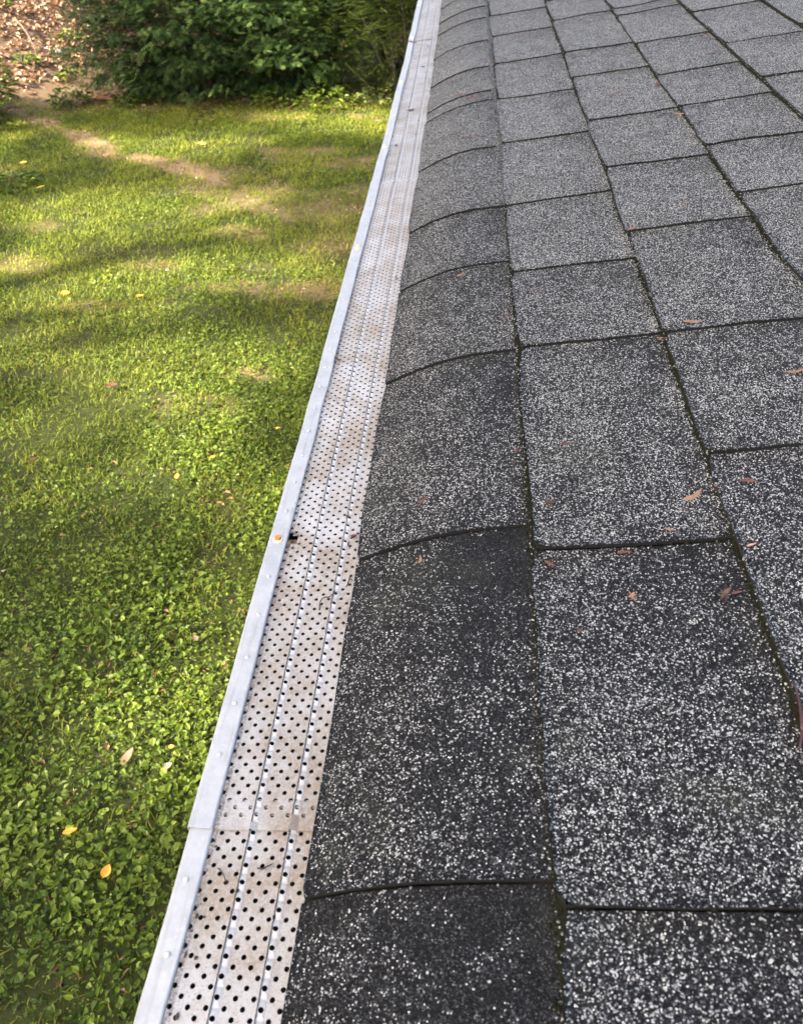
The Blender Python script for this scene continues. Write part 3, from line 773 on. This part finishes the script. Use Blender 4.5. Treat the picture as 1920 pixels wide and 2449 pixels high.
FEATHER_T = np.array(FEATHER); FEATHER_F = np.arange(len(FEATHER)).reshape(-1, 4)
G2 = 'light shrubs between the evergreen and the house corner'
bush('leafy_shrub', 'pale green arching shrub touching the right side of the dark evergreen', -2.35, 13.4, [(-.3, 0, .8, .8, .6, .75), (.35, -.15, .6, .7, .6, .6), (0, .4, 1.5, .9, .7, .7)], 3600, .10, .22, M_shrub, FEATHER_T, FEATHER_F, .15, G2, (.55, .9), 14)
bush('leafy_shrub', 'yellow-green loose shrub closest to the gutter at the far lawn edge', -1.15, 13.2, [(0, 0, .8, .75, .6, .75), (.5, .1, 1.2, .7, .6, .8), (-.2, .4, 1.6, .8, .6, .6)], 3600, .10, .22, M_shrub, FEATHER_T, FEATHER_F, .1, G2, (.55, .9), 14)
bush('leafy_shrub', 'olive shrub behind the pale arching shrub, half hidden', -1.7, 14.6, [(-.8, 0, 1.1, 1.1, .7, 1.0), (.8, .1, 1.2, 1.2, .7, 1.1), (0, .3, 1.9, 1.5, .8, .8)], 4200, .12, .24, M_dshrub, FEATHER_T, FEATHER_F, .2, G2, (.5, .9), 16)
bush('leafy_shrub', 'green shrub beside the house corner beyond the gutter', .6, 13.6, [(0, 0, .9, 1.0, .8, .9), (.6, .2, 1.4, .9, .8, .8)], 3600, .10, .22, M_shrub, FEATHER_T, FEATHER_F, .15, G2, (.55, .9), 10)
bush('woodland_shrub', 'dark dense shrub mass behind the evergreen and pale shrubs', -3.2, 17.2, [(-2.2, 0, 1.2, 1.8, .9, 1.2), (0, .2, 1.3, 1.7, .9, 1.3), (2.2, 0, 1.2, 1.7, .9, 1.2), (3.9, .3, 1.2, 1.6, .9, 1.2)], 7000, .16, .32, M_dshrub, FEATHER_T, FEATHER_F, .2, None, (.5, .9), 22)
# left bush half in the frame
bush('leafy_shrub', 'bright green bush at the left edge of the lawn, cut by the picture edge', -7.3, 11.75, [(0, 0, .4, .62, .6, .48), (-.4, .3, .7, .6, .5, .4)], 1300, .07, .13, M_cover, LEAF_T, LEAF_F, .0, None, (.55, .8), 8)
# low plants along the bush feet and on the bank
def plant(label, cx, cy, r_, h, n_, mat, L0, L1, group):
    z0 = float(gz(cx, cy)); root = empty('low_plant', (cx, cy, z0)); tag(root, label, 'plant', group)
    a = U(0, 6.28, n_); q = np.sqrt(U(0, 1, n_))*r_
    P = np.stack([q*np.cos(a), q*np.sin(a), h*(1-(q/r_)**2*.6)*U(.3, 1, n_)+.01], -1); L = U(L0, L1, n_)
    leaves('foliage', P, L, L*U(.7, 1.0, n_), a+rng.normal(0, .6, n_), U(-.3, .5, n_), rng.normal(0, .3, n_), U(.1, .95, n_), mat, parent=root)
    mb = MB()
    for s_ in range(6):
        e = P[rng.integers(n_)]; mb.add(*tube(bez((0, 0, -.02), (e[0]*.4, e[1]*.4, e[2]*.8), e, 4), np.linspace(.005, .002, 4), 4))
    mb.build('stem', M_bark, root)
GP = 'low green plants along the far edge of the lawn'
for lab, cx, cy, r_, h, n_ in [('low green plant at the foot of the bank, beside the path end', -6.25, 12.75, .30, .3, 160), ('small leafy clump on the bank among dry leaves, nearest the evergreen', -6.75, 14.1, .22, .22, 70),
     ('leafy sprig on the leaf-littered bank, halfway up', -7.4, 14.0, .2, .2, 60), ('small green clump low on the bank, at its left', -8.1, 13.2, .2, .18, 60), ('highest green clump on the leaf-littered bank', -8.5, 15.6, .28, .25, 80),
     ('green clump on the upper bank beside the evergreen', -7.3, 15.6, .22, .2, 60), ('low leafy plant under the left half of the evergreen', -5.3, 12.75, .25, .16, 90),
     ('spreading green plant at the foot of the pale arching shrub', -2.2, 12.45, .42, .26, 220), ('dark green low plant between the evergreen and the pale shrub', -3.0, 12.65, .35, .22, 170),
     ('yellowish low plant in front of the shrub closest to the gutter', -1.45, 12.5, .3, .28, 150), ('low weed clump on the lawn at the left edge', -5.6, 9.3, .3, .12, 130)]:
    plant(lab, cx, cy, r_, h, n_, M_shrub if 'yellow' in lab else M_cover, .05, .11, GP)
# pale rock glimpsed between the shrubs
def rock(name, label, cx, cy, sx, sy, sz, seed):
    nu, nv = 14, 9; V = []; F = []
    for a in range(nv):
        th = math.pi*a/(nv-1)
        for b in range(nu):
            ph = 2*math.pi*b/nu; d = np.array([math.sin(th)*math.cos(ph), math.sin(th)*math.sin(ph), math.cos(th)])
            q = 1+.5*(float(fbm(np.array(d[0]*1.7+seed), np.array(d[1]*1.7+d[2]*2.3), seed))-.5)
            V.append(d*q*[sx, sy, sz])
    for a in range(nv-1):
        for b in range(nu): F.append([a*nu+b, a*nu+(b+1) % nu, (a+1)*nu+(b+1) % nu, (a+1)*nu+b])
    o = np_mesh(name, np.array(V), F, M_rock); o.location = (cx, cy, float(gz(cx, cy))+sz*.55); tag(o, label, 'rock'); return o
rock('boulder', 'pale grey boulder glimpsed through the gap between the shrubs', -1.95, 14.1, .38, .3, .85, 3)
for i_, (x_, y_, s_, lab) in enumerate([(-6.5, 13.0, .06, 'small pale stone at the bank foot behind the low plant'), (-7.25, 14.9, .07, 'small white stone on the leaf-littered bank')]):
    rock('stone', lab, x_, y_, s_, s_*.8, s_*.6, 10+i_)
# dead sticks
mb = MB(); mb.add(*tube(bez((-8.0, 15.2, float(gz(-8., 15.2))+.12), (-7.6, 14.8, float(gz(-7.6, 14.8))+.22), (-7.35, 14.3, float(gz(-7.35, 14.3))+.05)), np.linspace(.022, .01, 8)))
tag(mb.build('fallen_branch', M_bark), 'bent pale fallen branch lying on the leaf-littered bank', 'branch')
mb = MB(); mb.add(*tube(bez((-6.0, 13.05, float(gz(-6., 13.05))+.03), (-5.8, 13.0, .06), (-5.6, 12.9, float(gz(-5.6, 12.9))+.03)), np.linspace(.03, .02, 8)))
tag(mb.build('fallen_branch', plain('reddish_wood', (.3, .13, .06), .8)), 'short reddish stick at the left foot of the evergreen', 'branch')

# ------------------------------------------------------------------ tall trees beyond the left picture edge: they shade roof and lawn, with gaps
PATCH = [(-3.55, 8.35, 1.25, .5, 1.), (-3.2, 6.95, 1.35, .62, 1.), (-2.2, 5.0, .62, .5, 1.), (-1.3, 11.8, 1.3, .55, 1.), (-3.8, 10.75, .8, .4, .9), (-1.6, 3.7, .35, .3, .6), (-1.25, 2.2, .45, .4, .6), (-4.9, 10.9, .4, .3, .3), (-8.4, 15.2, 1.6, 1.5, 1.), (-7.2, 14.2, .5, .6, .7), (-1.1, 14.0, .7, .6, .8), (-3.9, 5.2, .5, .35, .5), (-2.9, 4.2, .4, .3, .4), (-9.5, 17.5, 1.6, 1.2, .9), (-2.1, 13.3, .5, .5, .6)]
LAND = [(-1., -6.), (-1., 1.5), (-1., 8.5), (-1., 15.5), (-1., 22.)]
for ti, (lx, ly) in enumerate(LAND):
    tt = 23.0+1.5*math.sin(ti*2.1)
    c_ = np.array([lx, ly, 0])+S*tt
    bz = float(gz(c_[0], c_[1]))
    root = empty('shade_tree', (c_[0], c_[1], bz))
    tag(root, ['tall leafy tree left of the lawn, rearmost behind the camera', 'tall leafy tree left of the lawn, second from the rear', 'tall leafy tree left of the lawn, middle of the row', 'tall leafy tree left of the lawn, second from the far end', 'tall leafy tree left of the lawn, farthest of the row'][ti], 'tree', 'tall trees left of the lawn')
    n = 15000
    d = rng.normal(size=(n, 3)); d /= np.linalg.norm(d, axis=1)[:, None]
    P = c_+d*(U(0, 1, n)**.42)[:, None]*np.array([4.6, 4.9, 7.2])
    tl = P[:, 2]/S[2]; gx = P[:, 0]-S[0]*tl; gy = P[:, 1]-S[1]*tl
    leak = (.57+.2*(1-sstep(3.2, 4.6, gy))*sstep(.9, 2.2, gy)-.1*(1-sstep(.9, 2.2, gy))+.36*(1-sstep(-6.8, -6.0, gx)))*(1-sstep(-.9, .3, gx))*sstep(-1, 1, gy)+.13*(fbm(gx*.9, gy*.9, 97)-.5)*2*(gx < -.3)
    keep = U(0, 1, n) > leak
    for px, py, rx, ry, s_ in PATCH:
        ins = np.hypot((gx-px)/(rx*1.25+.28), (gy-py)/(ry*1.25+.28))+.5*(fbm(gx*2.5, gy*2.5, 91)-.5) < 1
        keep &= ~(ins & (U(0, 1, n) < s_**.25*.999))
    P = P[keep]-[c_[0], c_[1], bz]; n = len(P); L = U(.28, .5, n)
    leaves('crown', P, L, L*U(.8, 1.1, n), U(0, 6.28, n), U(-.5, .6, n), rng.normal(0, .5, n), U(0, 1, n), M_tree, parent=root)
    mb = MB(); H = c_[2]-bz
    mb.add(*tube(bez((0, 0, -.2), (.2, -.1, H*.5), (0, .2, H+4), 10), np.linspace(.34, .06, 10), 10))
    for s_ in range(9):
        a = s_*2.4; z_ = H*(.55+.06*s_); mb.add(*tube(bez((.1, 0, z_), (1.4*math.cos(a), 1.4*math.sin(a), z_+1), (3.2*math.cos(a), 3.2*math.sin(a), z_+2.2), 6), np.linspace(.13, .03, 6)))
    mb.build('trunk', M_bark, root)

# ------------------------------------------------------------------ fallen leaves on the lawn
def big_leaf(name, mat, label, x, y, size, yaw, asp=.6, lift=.05, group='fallen leaves on the lawn'):
    size = size*.8
    us = np.linspace(0, 1, 9); ww = np.sin(np.pi*us**.8)**.8*asp*.5
    V = []; F = []
    for i_, (u_, w_) in enumerate(zip(us, ww)):
        for v_ in (-1, -.5, 0, .5, 1): V.append(((u_-.5)*size, v_*w_*size, size*(.16*v_*v_*w_*2+.12*(u_-.5)**2*2)))
    for i_ in range(8):
        for j_ in range(4): b = i_*5+j_; F.append([b, b+5, b+6, b+1])
    o = np_mesh(name, np.array(V), F, mat, smooth=True)
    o.location = (x, y, float(gz(x, y))+lift); o.rotation_euler = (random.uniform(-.25, .25), random.uniform(-.25, .25), yaw)
    tag(o, label, 'leaf', group); return o
for lab, mat, x_, y_, s_, yaw, asp, lift in [
    ('bright orange fallen leaf on the ground cover, left of the lip joint', M_orange, -1.66, 1.38, .075, .5, .55, .09),
    ('bright orange oval leaf, nearest the camera on the ground cover', M_orange, -1.45, 1.23, .07, 1.5, .7, .09),
    ('pinkish fallen leaf on the ground cover near the gutter lip', M_pink, -1.345, 1.705, .05, .8, .8, .08),
    ('small orange leaf just behind the pinkish leaf near the gutter', M_orange, -1.36, 1.80, .035, .2, .6, .08),
    ('large pale brown leaf sunk in the ground cover', M_tan, -1.55, 1.75, .11, 1.2, .5, .06),
    ('orange-tan leaf on the greenery below the middle of the gutter', M_orange, -1.90, 3.72, .07, 1.9, .6, .07),
    ('yellow leaf lying left of the torn guard corner', M_yellow, -1.35, 4.27, .05, .7, .7, .07),
    ('yellow-orange leaf in the sunny ground cover near the orange-tan leaf', M_orange, -1.72, 3.93, .06, .1, .5, .07),
    ('dark red leaf on the left of the greenery', M_red, -2.93, 3.87, .08, .9, .7, .07),
    ('reddish brown leaf cluster left of the sunny patch', M_red, -2.73, 4.8, .12, .4, .6, .05),
    ('orange leaf on the grass near the left edge', M_orange, -3.72, 6.33, .1, .3, .7, .06),
    ('yellow-orange leaf in the grass below the sunny patch', M_orange, -2.99, 6.25, .1, .1, .6, .06),
    ('yellow leaf in the shaded grass left of the path', M_yellow, -5.13, 9.05, .14, .4, .5, .06),
    ('small red leaf in the grass at the left of the sunny patch', M_red, -4.35, 8.25, .08, .7, .8, .06),
    ('yellow leaf in the grass just behind the dirt path', M_yellow, -3.6, 10.6, .13, .2, .6, .06),
    ('yellow leaf in the grass at the left end of the path', M_yellow, -5.75, 9.95, .13, .2, .5, .06),
    ('tan leaf in the grass beside the gutter lip, mid lawn', M_tan, -1.18, 6.4, .09, .2, .6, .06),
    ('pale pink leaf on the ground cover beside the gutter lip', M_pink, -1.03, 2.75, .05, .6, .7, .08),
    ('pale tan leaf in the nearest bright ground cover', M_tan, -1.42, 2.42, .06, 2.2, .6, .08),
    ('rust red leaf on the near ground cover by the gutter lip', M_red, -1.22, 2.25, .05, 1.2, .5, .08)]:
    big_leaf('fallen_leaf', mat, lab, x_, y_, s_, yaw, asp, lift)

# ------------------------------------------------------------------ debris on the roof and guards
def ray(u, v):
    """full-resolution photograph position used while measuring -> direction"""
    return rt*(u-960)/1850-up*(v-1224.5)/1850+fw
def on_roof(u, v):
    d = ray(u*1.1241, v*1.1241); n_ = np.array([-ST, 0, CT]); p0 = np.array([0, 0, EAVE])
    tt = (n_@(p0-CAM))/(n_@d); p_ = CAM+tt*d; return p_[0]/CT, p_[1]
def surf_n(X):
    if X < 0: t_ = (X+.17)/.17
    else: t_ = (X % E_)/E_
    return .0100-.0053*t_
NUM = ['first', 'second', 'third', 'fourth', 'fifth', 'sixth', 'seventh']
def sliver(size, asp, curl, seed):
    r_ = random.Random(seed); us = np.linspace(0, 1, 8); V = []; F = []
    for u_ in us:
        w_ = asp*.5*math.sin(math.pi*min(1, u_**.7*.98+.02))**.9+.02
        bend = curl*(u_-.4)**2
        for v_ in (-1, 0, 1): V.append(((u_-.5)*size, (v_*w_+bend)*size, size*(.12*abs(v_)*w_*2+.10*abs(u_-.5)+.03*r_.random())))
    for i_ in range(7):
        for j_ in range(2): b = i_*3+j_; F.append([b, b+3, b+4, b+1])
    return np.array(V), F
def crumple(size, seed):
    r_ = random.Random(seed); mb = MB()
    for k_ in range(4):
        V, F = sliver(size*r_.uniform(.45, .85), r_.uniform(.12, .3), r_.uniform(-.8, .8), seed+k_)
        a = r_.uniform(0, 6.28); b = r_.uniform(-.5, .5); ca_, sa_ = math.cos(a), math.sin(a); cb_, sb_ = math.cos(b), math.sin(b)
        V = [((x*ca_-y*sa_), (x*sa_+y*ca_)*cb_-z*sb_, (x*sa_+y*ca_)*sb_*.5+z*cb_+size*.1+k_*.001) for x, y, z in V]
        mb.add(V, F)
    return np.array(mb.V), mb.F
DEB = [  # u, v in the photograph at 1708 wide; kind, material, size (m), yaw
 (905, 1066, 's', 'red', .016, .7), (875, 1036, 'c', 'brown', .014, .3), (1171, 1094, 'c', 'brown', .022, 1.), (1475, 1070, 'l', 'tan', .030, .45), (1590, 1042, 's', 'red', .020, -.3),
 (1328, 1190, 's', 'red', .016, -.1), (1343, 1288, 'c', 'tan', .018, 2.), (1540, 1281, 'c', 'brown', .022, .2), (1474, 702, 's', 'tan', .030, -.4), (1146, 637, 's', 'red', .014, .4),
 (1078, 681, 's', 'red', .015, 1.1), (984, 592, 's', 'tan', .022, .6), (900, 1192, 's', 'tan', .013, 1.4), (1206, 962, 's', 'red', .014, .2), (1235, 1360, 's', 'red', .008, .4),
 (1080, 1364, 'c', 'brown', .008, .5), (1566, 1272, 's', 'red', .012, .3), (1515, 119, 's', 'brown', .045, .3), (1398, 188, 'c', 'red', .034, .4), (1489, 193, 'c', 'brown', .03, .3),
 (1447, 248, 's', 'tan', .035, -.4), (1023, 404, 'c', 'brown', .025, .2), (1004, 297, 's', 'red', .035, .3), (1300, 213, 'c', 'brown', .026, .2), (1316, 200, 's', 'tan', .026, .3),
 (1052, 138, 'c', 'brown', .035, .3), (1105, 90, 's', 'tan', .03, .2), (1015, 213, 's', 'red', .04, .4), (985, 205, 's', 'red', .04, .2), (1182, 235, 's', 'brown', .03, .4),
 (1345, 500, 's', 'tan', .022, .1), (1460, 442, 's', 'tan', .02, .1), (1405, 735, 'c', 'tan', .016, .4), (1522, 1052, 'c', 'tan', .016, 2.), (1690, 808, 'l', 'tan', .026, .2),
 (1500, 85, 's', 'red', .04, .3), (1225, 130, 's', 'brown', .045, .2), (1172, 1220, 's', 'red', .016, -.6), (1425, 1140, 's', 'tan', .012, -.4), (1595, 1180, 's', 'pink', .010, .2), (1100, 970, 's', 'red', .012, 1.3), (1095, 1000, 'c', 'brown', .012, .2), (985, 345, 's', 'brown', .016, .3), (935, 345, 's', 'tan', .012, .3)]
MM = {'red': M_red, 'tan': M_tan, 'brown': M_brown, 'pink': M_pink}
WD = {'red': 'rust red', 'tan': 'pale tan', 'brown': 'dark brown', 'pink': 'pale pink'}
KD = {'s': 'leaf sliver', 'c': 'crumpled leaf', 'l': 'winged seed'}
items = []
for i_, (u, v, kd, mt, s_, yw) in enumerate(DEB):
    Xr, Yr = on_roof(u, v); c_ = 0 if Xr < 0 else int(Xr//E_)+1
    items.append((c_, Yr, Xr, kd, mt, s_, yw, i_))
items.sort(key=lambda a: (a[0], a[1])); cnt = {}
for c_, Yr, Xr, kd, mt, s_, yw, i_ in items:
    key = (c_, kd, mt); cnt[key] = cnt.get(key, 0)+1
seen = {}
for c_, Yr, Xr, kd, mt, s_, yw, i_ in items:
    key = (c_, kd, mt); j_ = seen.get(key, 0); seen[key] = j_+1
    lab = '%s %s on %s shingle row from gutter' % (WD[mt], KD[kd], NUM[c_])
    if cnt[key] > 1: lab += ', ' + ('nearest camera' if j_ == 0 else ('farthest of its kind' if j_ == cnt[key]-1 else '%s nearest camera' % NUM[j_]))
    s_ *= .8
    if kd == 'c': V, F = crumple(s_, i_*7+1)
    elif kd == 'l': V, F = sliver(s_, .2, .5, i_)
    else: V, F = sliver(s_, .26, random.uniform(-.5, .5), i_)
    o = np_mesh({'s': 'leaf_sliver', 'c': 'leaf_scrap', 'l': 'winged_seed'}[kd], V, F, MM[mt], smooth=True)
    o.location = roof_pt(Xr, Yr, surf_n(Xr)+.0006); o.rotation_euler = (0, -THETA, yw+random.uniform(-.2, .2))
    tag(o, lab, 'seed' if kd == 'l' else 'leaf scrap', 'bits of dry leaf on the shingles')
# forked dark stem lying in the third course line at the right edge
Xa, Ya = on_roof(1683, 1475); Xb, Yb = on_roof(1700, 1580)
A = roof_pt(Xa, Ya, .012); B = roof_pt(Xb, Yb, .013); mb = MB()
mb.add(*tube(bez(A, (A+B)/2+[.002, 0, .003], B, 8), np.linspace(.0008, .0013, 8)))
for q in ((.004, -.016, .001), (-.006, -.014, .0), (.011, -.006, .002)): mb.add(*tube(bez(B, B+np.array(q)*.5+[0, 0, .003], B+np.array(q), 6), np.linspace(.0013, .0008, 6)))
tag(mb.build('forked_stem', plain('red_brown_stem', (.035, .014, .012), .5, .4, .5, 200)), 'forked dark red stem lying in the row joint at the right edge', 'twig')
def on_guard(u, v):
    d = ray(u*1.1241, v*1.1241); tt = (LZ-.003-CAM[2])/d[2]; p_ = CAM+tt*d; return p_[0], p_[1]
def gpt(u, v, h): x_, y_ = on_guard(u, v); return np.array([x_, y_, guard_z(x_-float(gbow(y_)))+.0012+h])
def twig(label, pts, r_, branches=()):
    mb = MB(); P = np.array([gpt(*q) for q in pts])
    tt = np.linspace(0, len(P)-1, 14); Q = np.stack([np.interp(tt, np.arange(len(P)), P[:, k_]) for k_ in range(3)], -1)
    Q[1:-1] = (Q[:-2]+Q[1:-1]*2+Q[2:])/4
    mb.add(*tube(Q, np.linspace(r_, r_*.6, 14)))
    for bq in branches:
        Pb = np.array([gpt(*q) for q in bq]); mb.add(*tube(np.array([Pb[0]+(Pb[1]-Pb[0])*k_ for k_ in np.linspace(0, 1, 5)]), np.linspace(r_*.8, r_*.4, 5)))
    tag(mb.build('twig', M_twig), label, 'twig', 'dark twigs caught on the guards')
twig('curved black twig standing out of a guard hole, middle of the torn panel', [(681, 1308, .0), (683, 1298, .006), (692, 1291, .008), (704, 1288, .005), (710, 1280, .004), (715, 1270, .002)], .0007, [((710, 1280, .004), (720, 1274, .003))])
twig('thin dark twig poking from a guard hole on the nearest panel', [(467, 1855, .002), (474, 1862, .004), (480, 1872, .003), (484, 1884, .0)], .0006)
twig('small flat dark twig on the middle strip of the nearest panel', [(551, 1856, .001), (563, 1860, .002), (572, 1854, .002), (583, 1848, .001)], .0008)
twig('bent dark sprig on the right strip of the torn panel', [(747, 1238, .001), (745, 1246, .003), (742, 1254, .001), (738, 1262, .001)], .0007, [((745, 1246, .003), (752, 1252, .002))])
twig('tiny dark curl on the right strip above the bent sprig', [(744, 1166, .001), (741, 1174, .003), (746, 1180, .001)], .0007)
GDEB = [('rusty curled leaf scrap on the right strip near the torn corner', 753, 1158, 'c', 'red', .013), ('black crumb on the torn panel behind the rusty curl', 741, 1114, 'c', 'brown', .009),
        ('black crumb wedged at the lip edge far along the torn panel', 718, 772, 'c', 'brown', .016), ('dark crumb on the guard crease far along the eave', 843, 604, 'c', 'brown', .014),
        ('dark scrap on the guard at the far top, left strip', 858, 113, 'c', 'brown', .03), ('dark scrap on the guard at the far top, right strip', 911, 106, 'c', 'brown', .026),
        ('dark scrap on the far guard lip below the shrubs', 876, 92, 's', 'brown', .03), ('dark scrap on the far guard beside the shingle edge', 900, 150, 'c', 'brown', .026),
        ('brown crumb on the far guard next to the lip', 843, 316, 'c', 'brown', .02), ('brown scrap on the guard middle strip below the far joint', 872, 240, 's', 'brown', .03),
        ('pale seed husk stuck to the inner edge of the lip, near the lip joint', 483, 1636, 's', 'tan', .008)]
for k_, (lab, u, v, kd, mt, s_) in enumerate(GDEB):
    V, F = crumple(s_, k_*5+300) if kd == 'c' else sliver(s_, .3, .3, k_)
    o = np_mesh('leaf_scrap', V, F, MM[mt], smooth=True); p_ = gpt(u, v, .0008)
    if 'lip' in lab and 'next' not in lab: p_[2] = max(p_[2], LZ+.001)
    o.location = p_; o.rotation_euler.z = random.random()*6
    tag(o, lab, 'leaf scrap', 'bits of dry leaf on the guards')
gv, gf, go = [], [], 0
for k_ in range(620):
    y_ = U(.05, 4.2); m_ = rng.random()
    x_ = -.2545+abs(rng.normal(0, .004)) if m_ < .55 else (X0+(4.6 if m_ < .75 else 9.6)*CW+rng.normal(0, .0012) if m_ < .92 else U(-.25, -.172))
    s_ = rng.uniform(.0005, .0016)*np.array([rng.uniform(.6, 1.3), rng.uniform(.8, 2.2), .6])
    gv.append(ICO*s_*rng.uniform(.7, 1.3, (12, 1))+np.array([x_+float(gbow(y_)), y_, guard_z(x_)+.0009])); gf.append(ICF+go); go += 12
tag(np_mesh('grit', np.concatenate(gv), np.concatenate(gf), M_twig), 'dark grit and leaf crumbs caught along the guard edges', 'grit', kind='stuff')
# brown leaf showing through the torn corner
fl = [(-.2562, .6126, 0), (-.2480, .6110, 0), (-.2440, .6062, .0), (-.2452, .6034, .0028), (-.2490, .6066, .0034), (-.2548, .6088, .0026)]
fl = np.array([(x+.0, y, guard_z(x)+.0014+z) for x, y, z in fl])
o = np_mesh('torn_flap', fl, [[0, 1, 4, 5], [1, 2, 3, 4]], M_guard, PANELS[1], attrs={'ridge': [0]*6, 'edge': [.6]*6})
o.matrix_parent_inverse = Matrix.Translation(PANELS[1].location).inverted(); o['label'] = 'bent torn flap beside the rusty screw'
V, F = sliver(.024, .6, .2, 5)
o = np_mesh('leaf_scrap', V, F, M_tan, smooth=True); o.location = (-.2475, .597, guard_z(-.248)-.005); o.rotation_euler = (.3, .25, .6)
tag(o, 'tan leaf poking up through the torn corner of the guard', 'leaf scrap', 'bits of dry leaf on the guards')
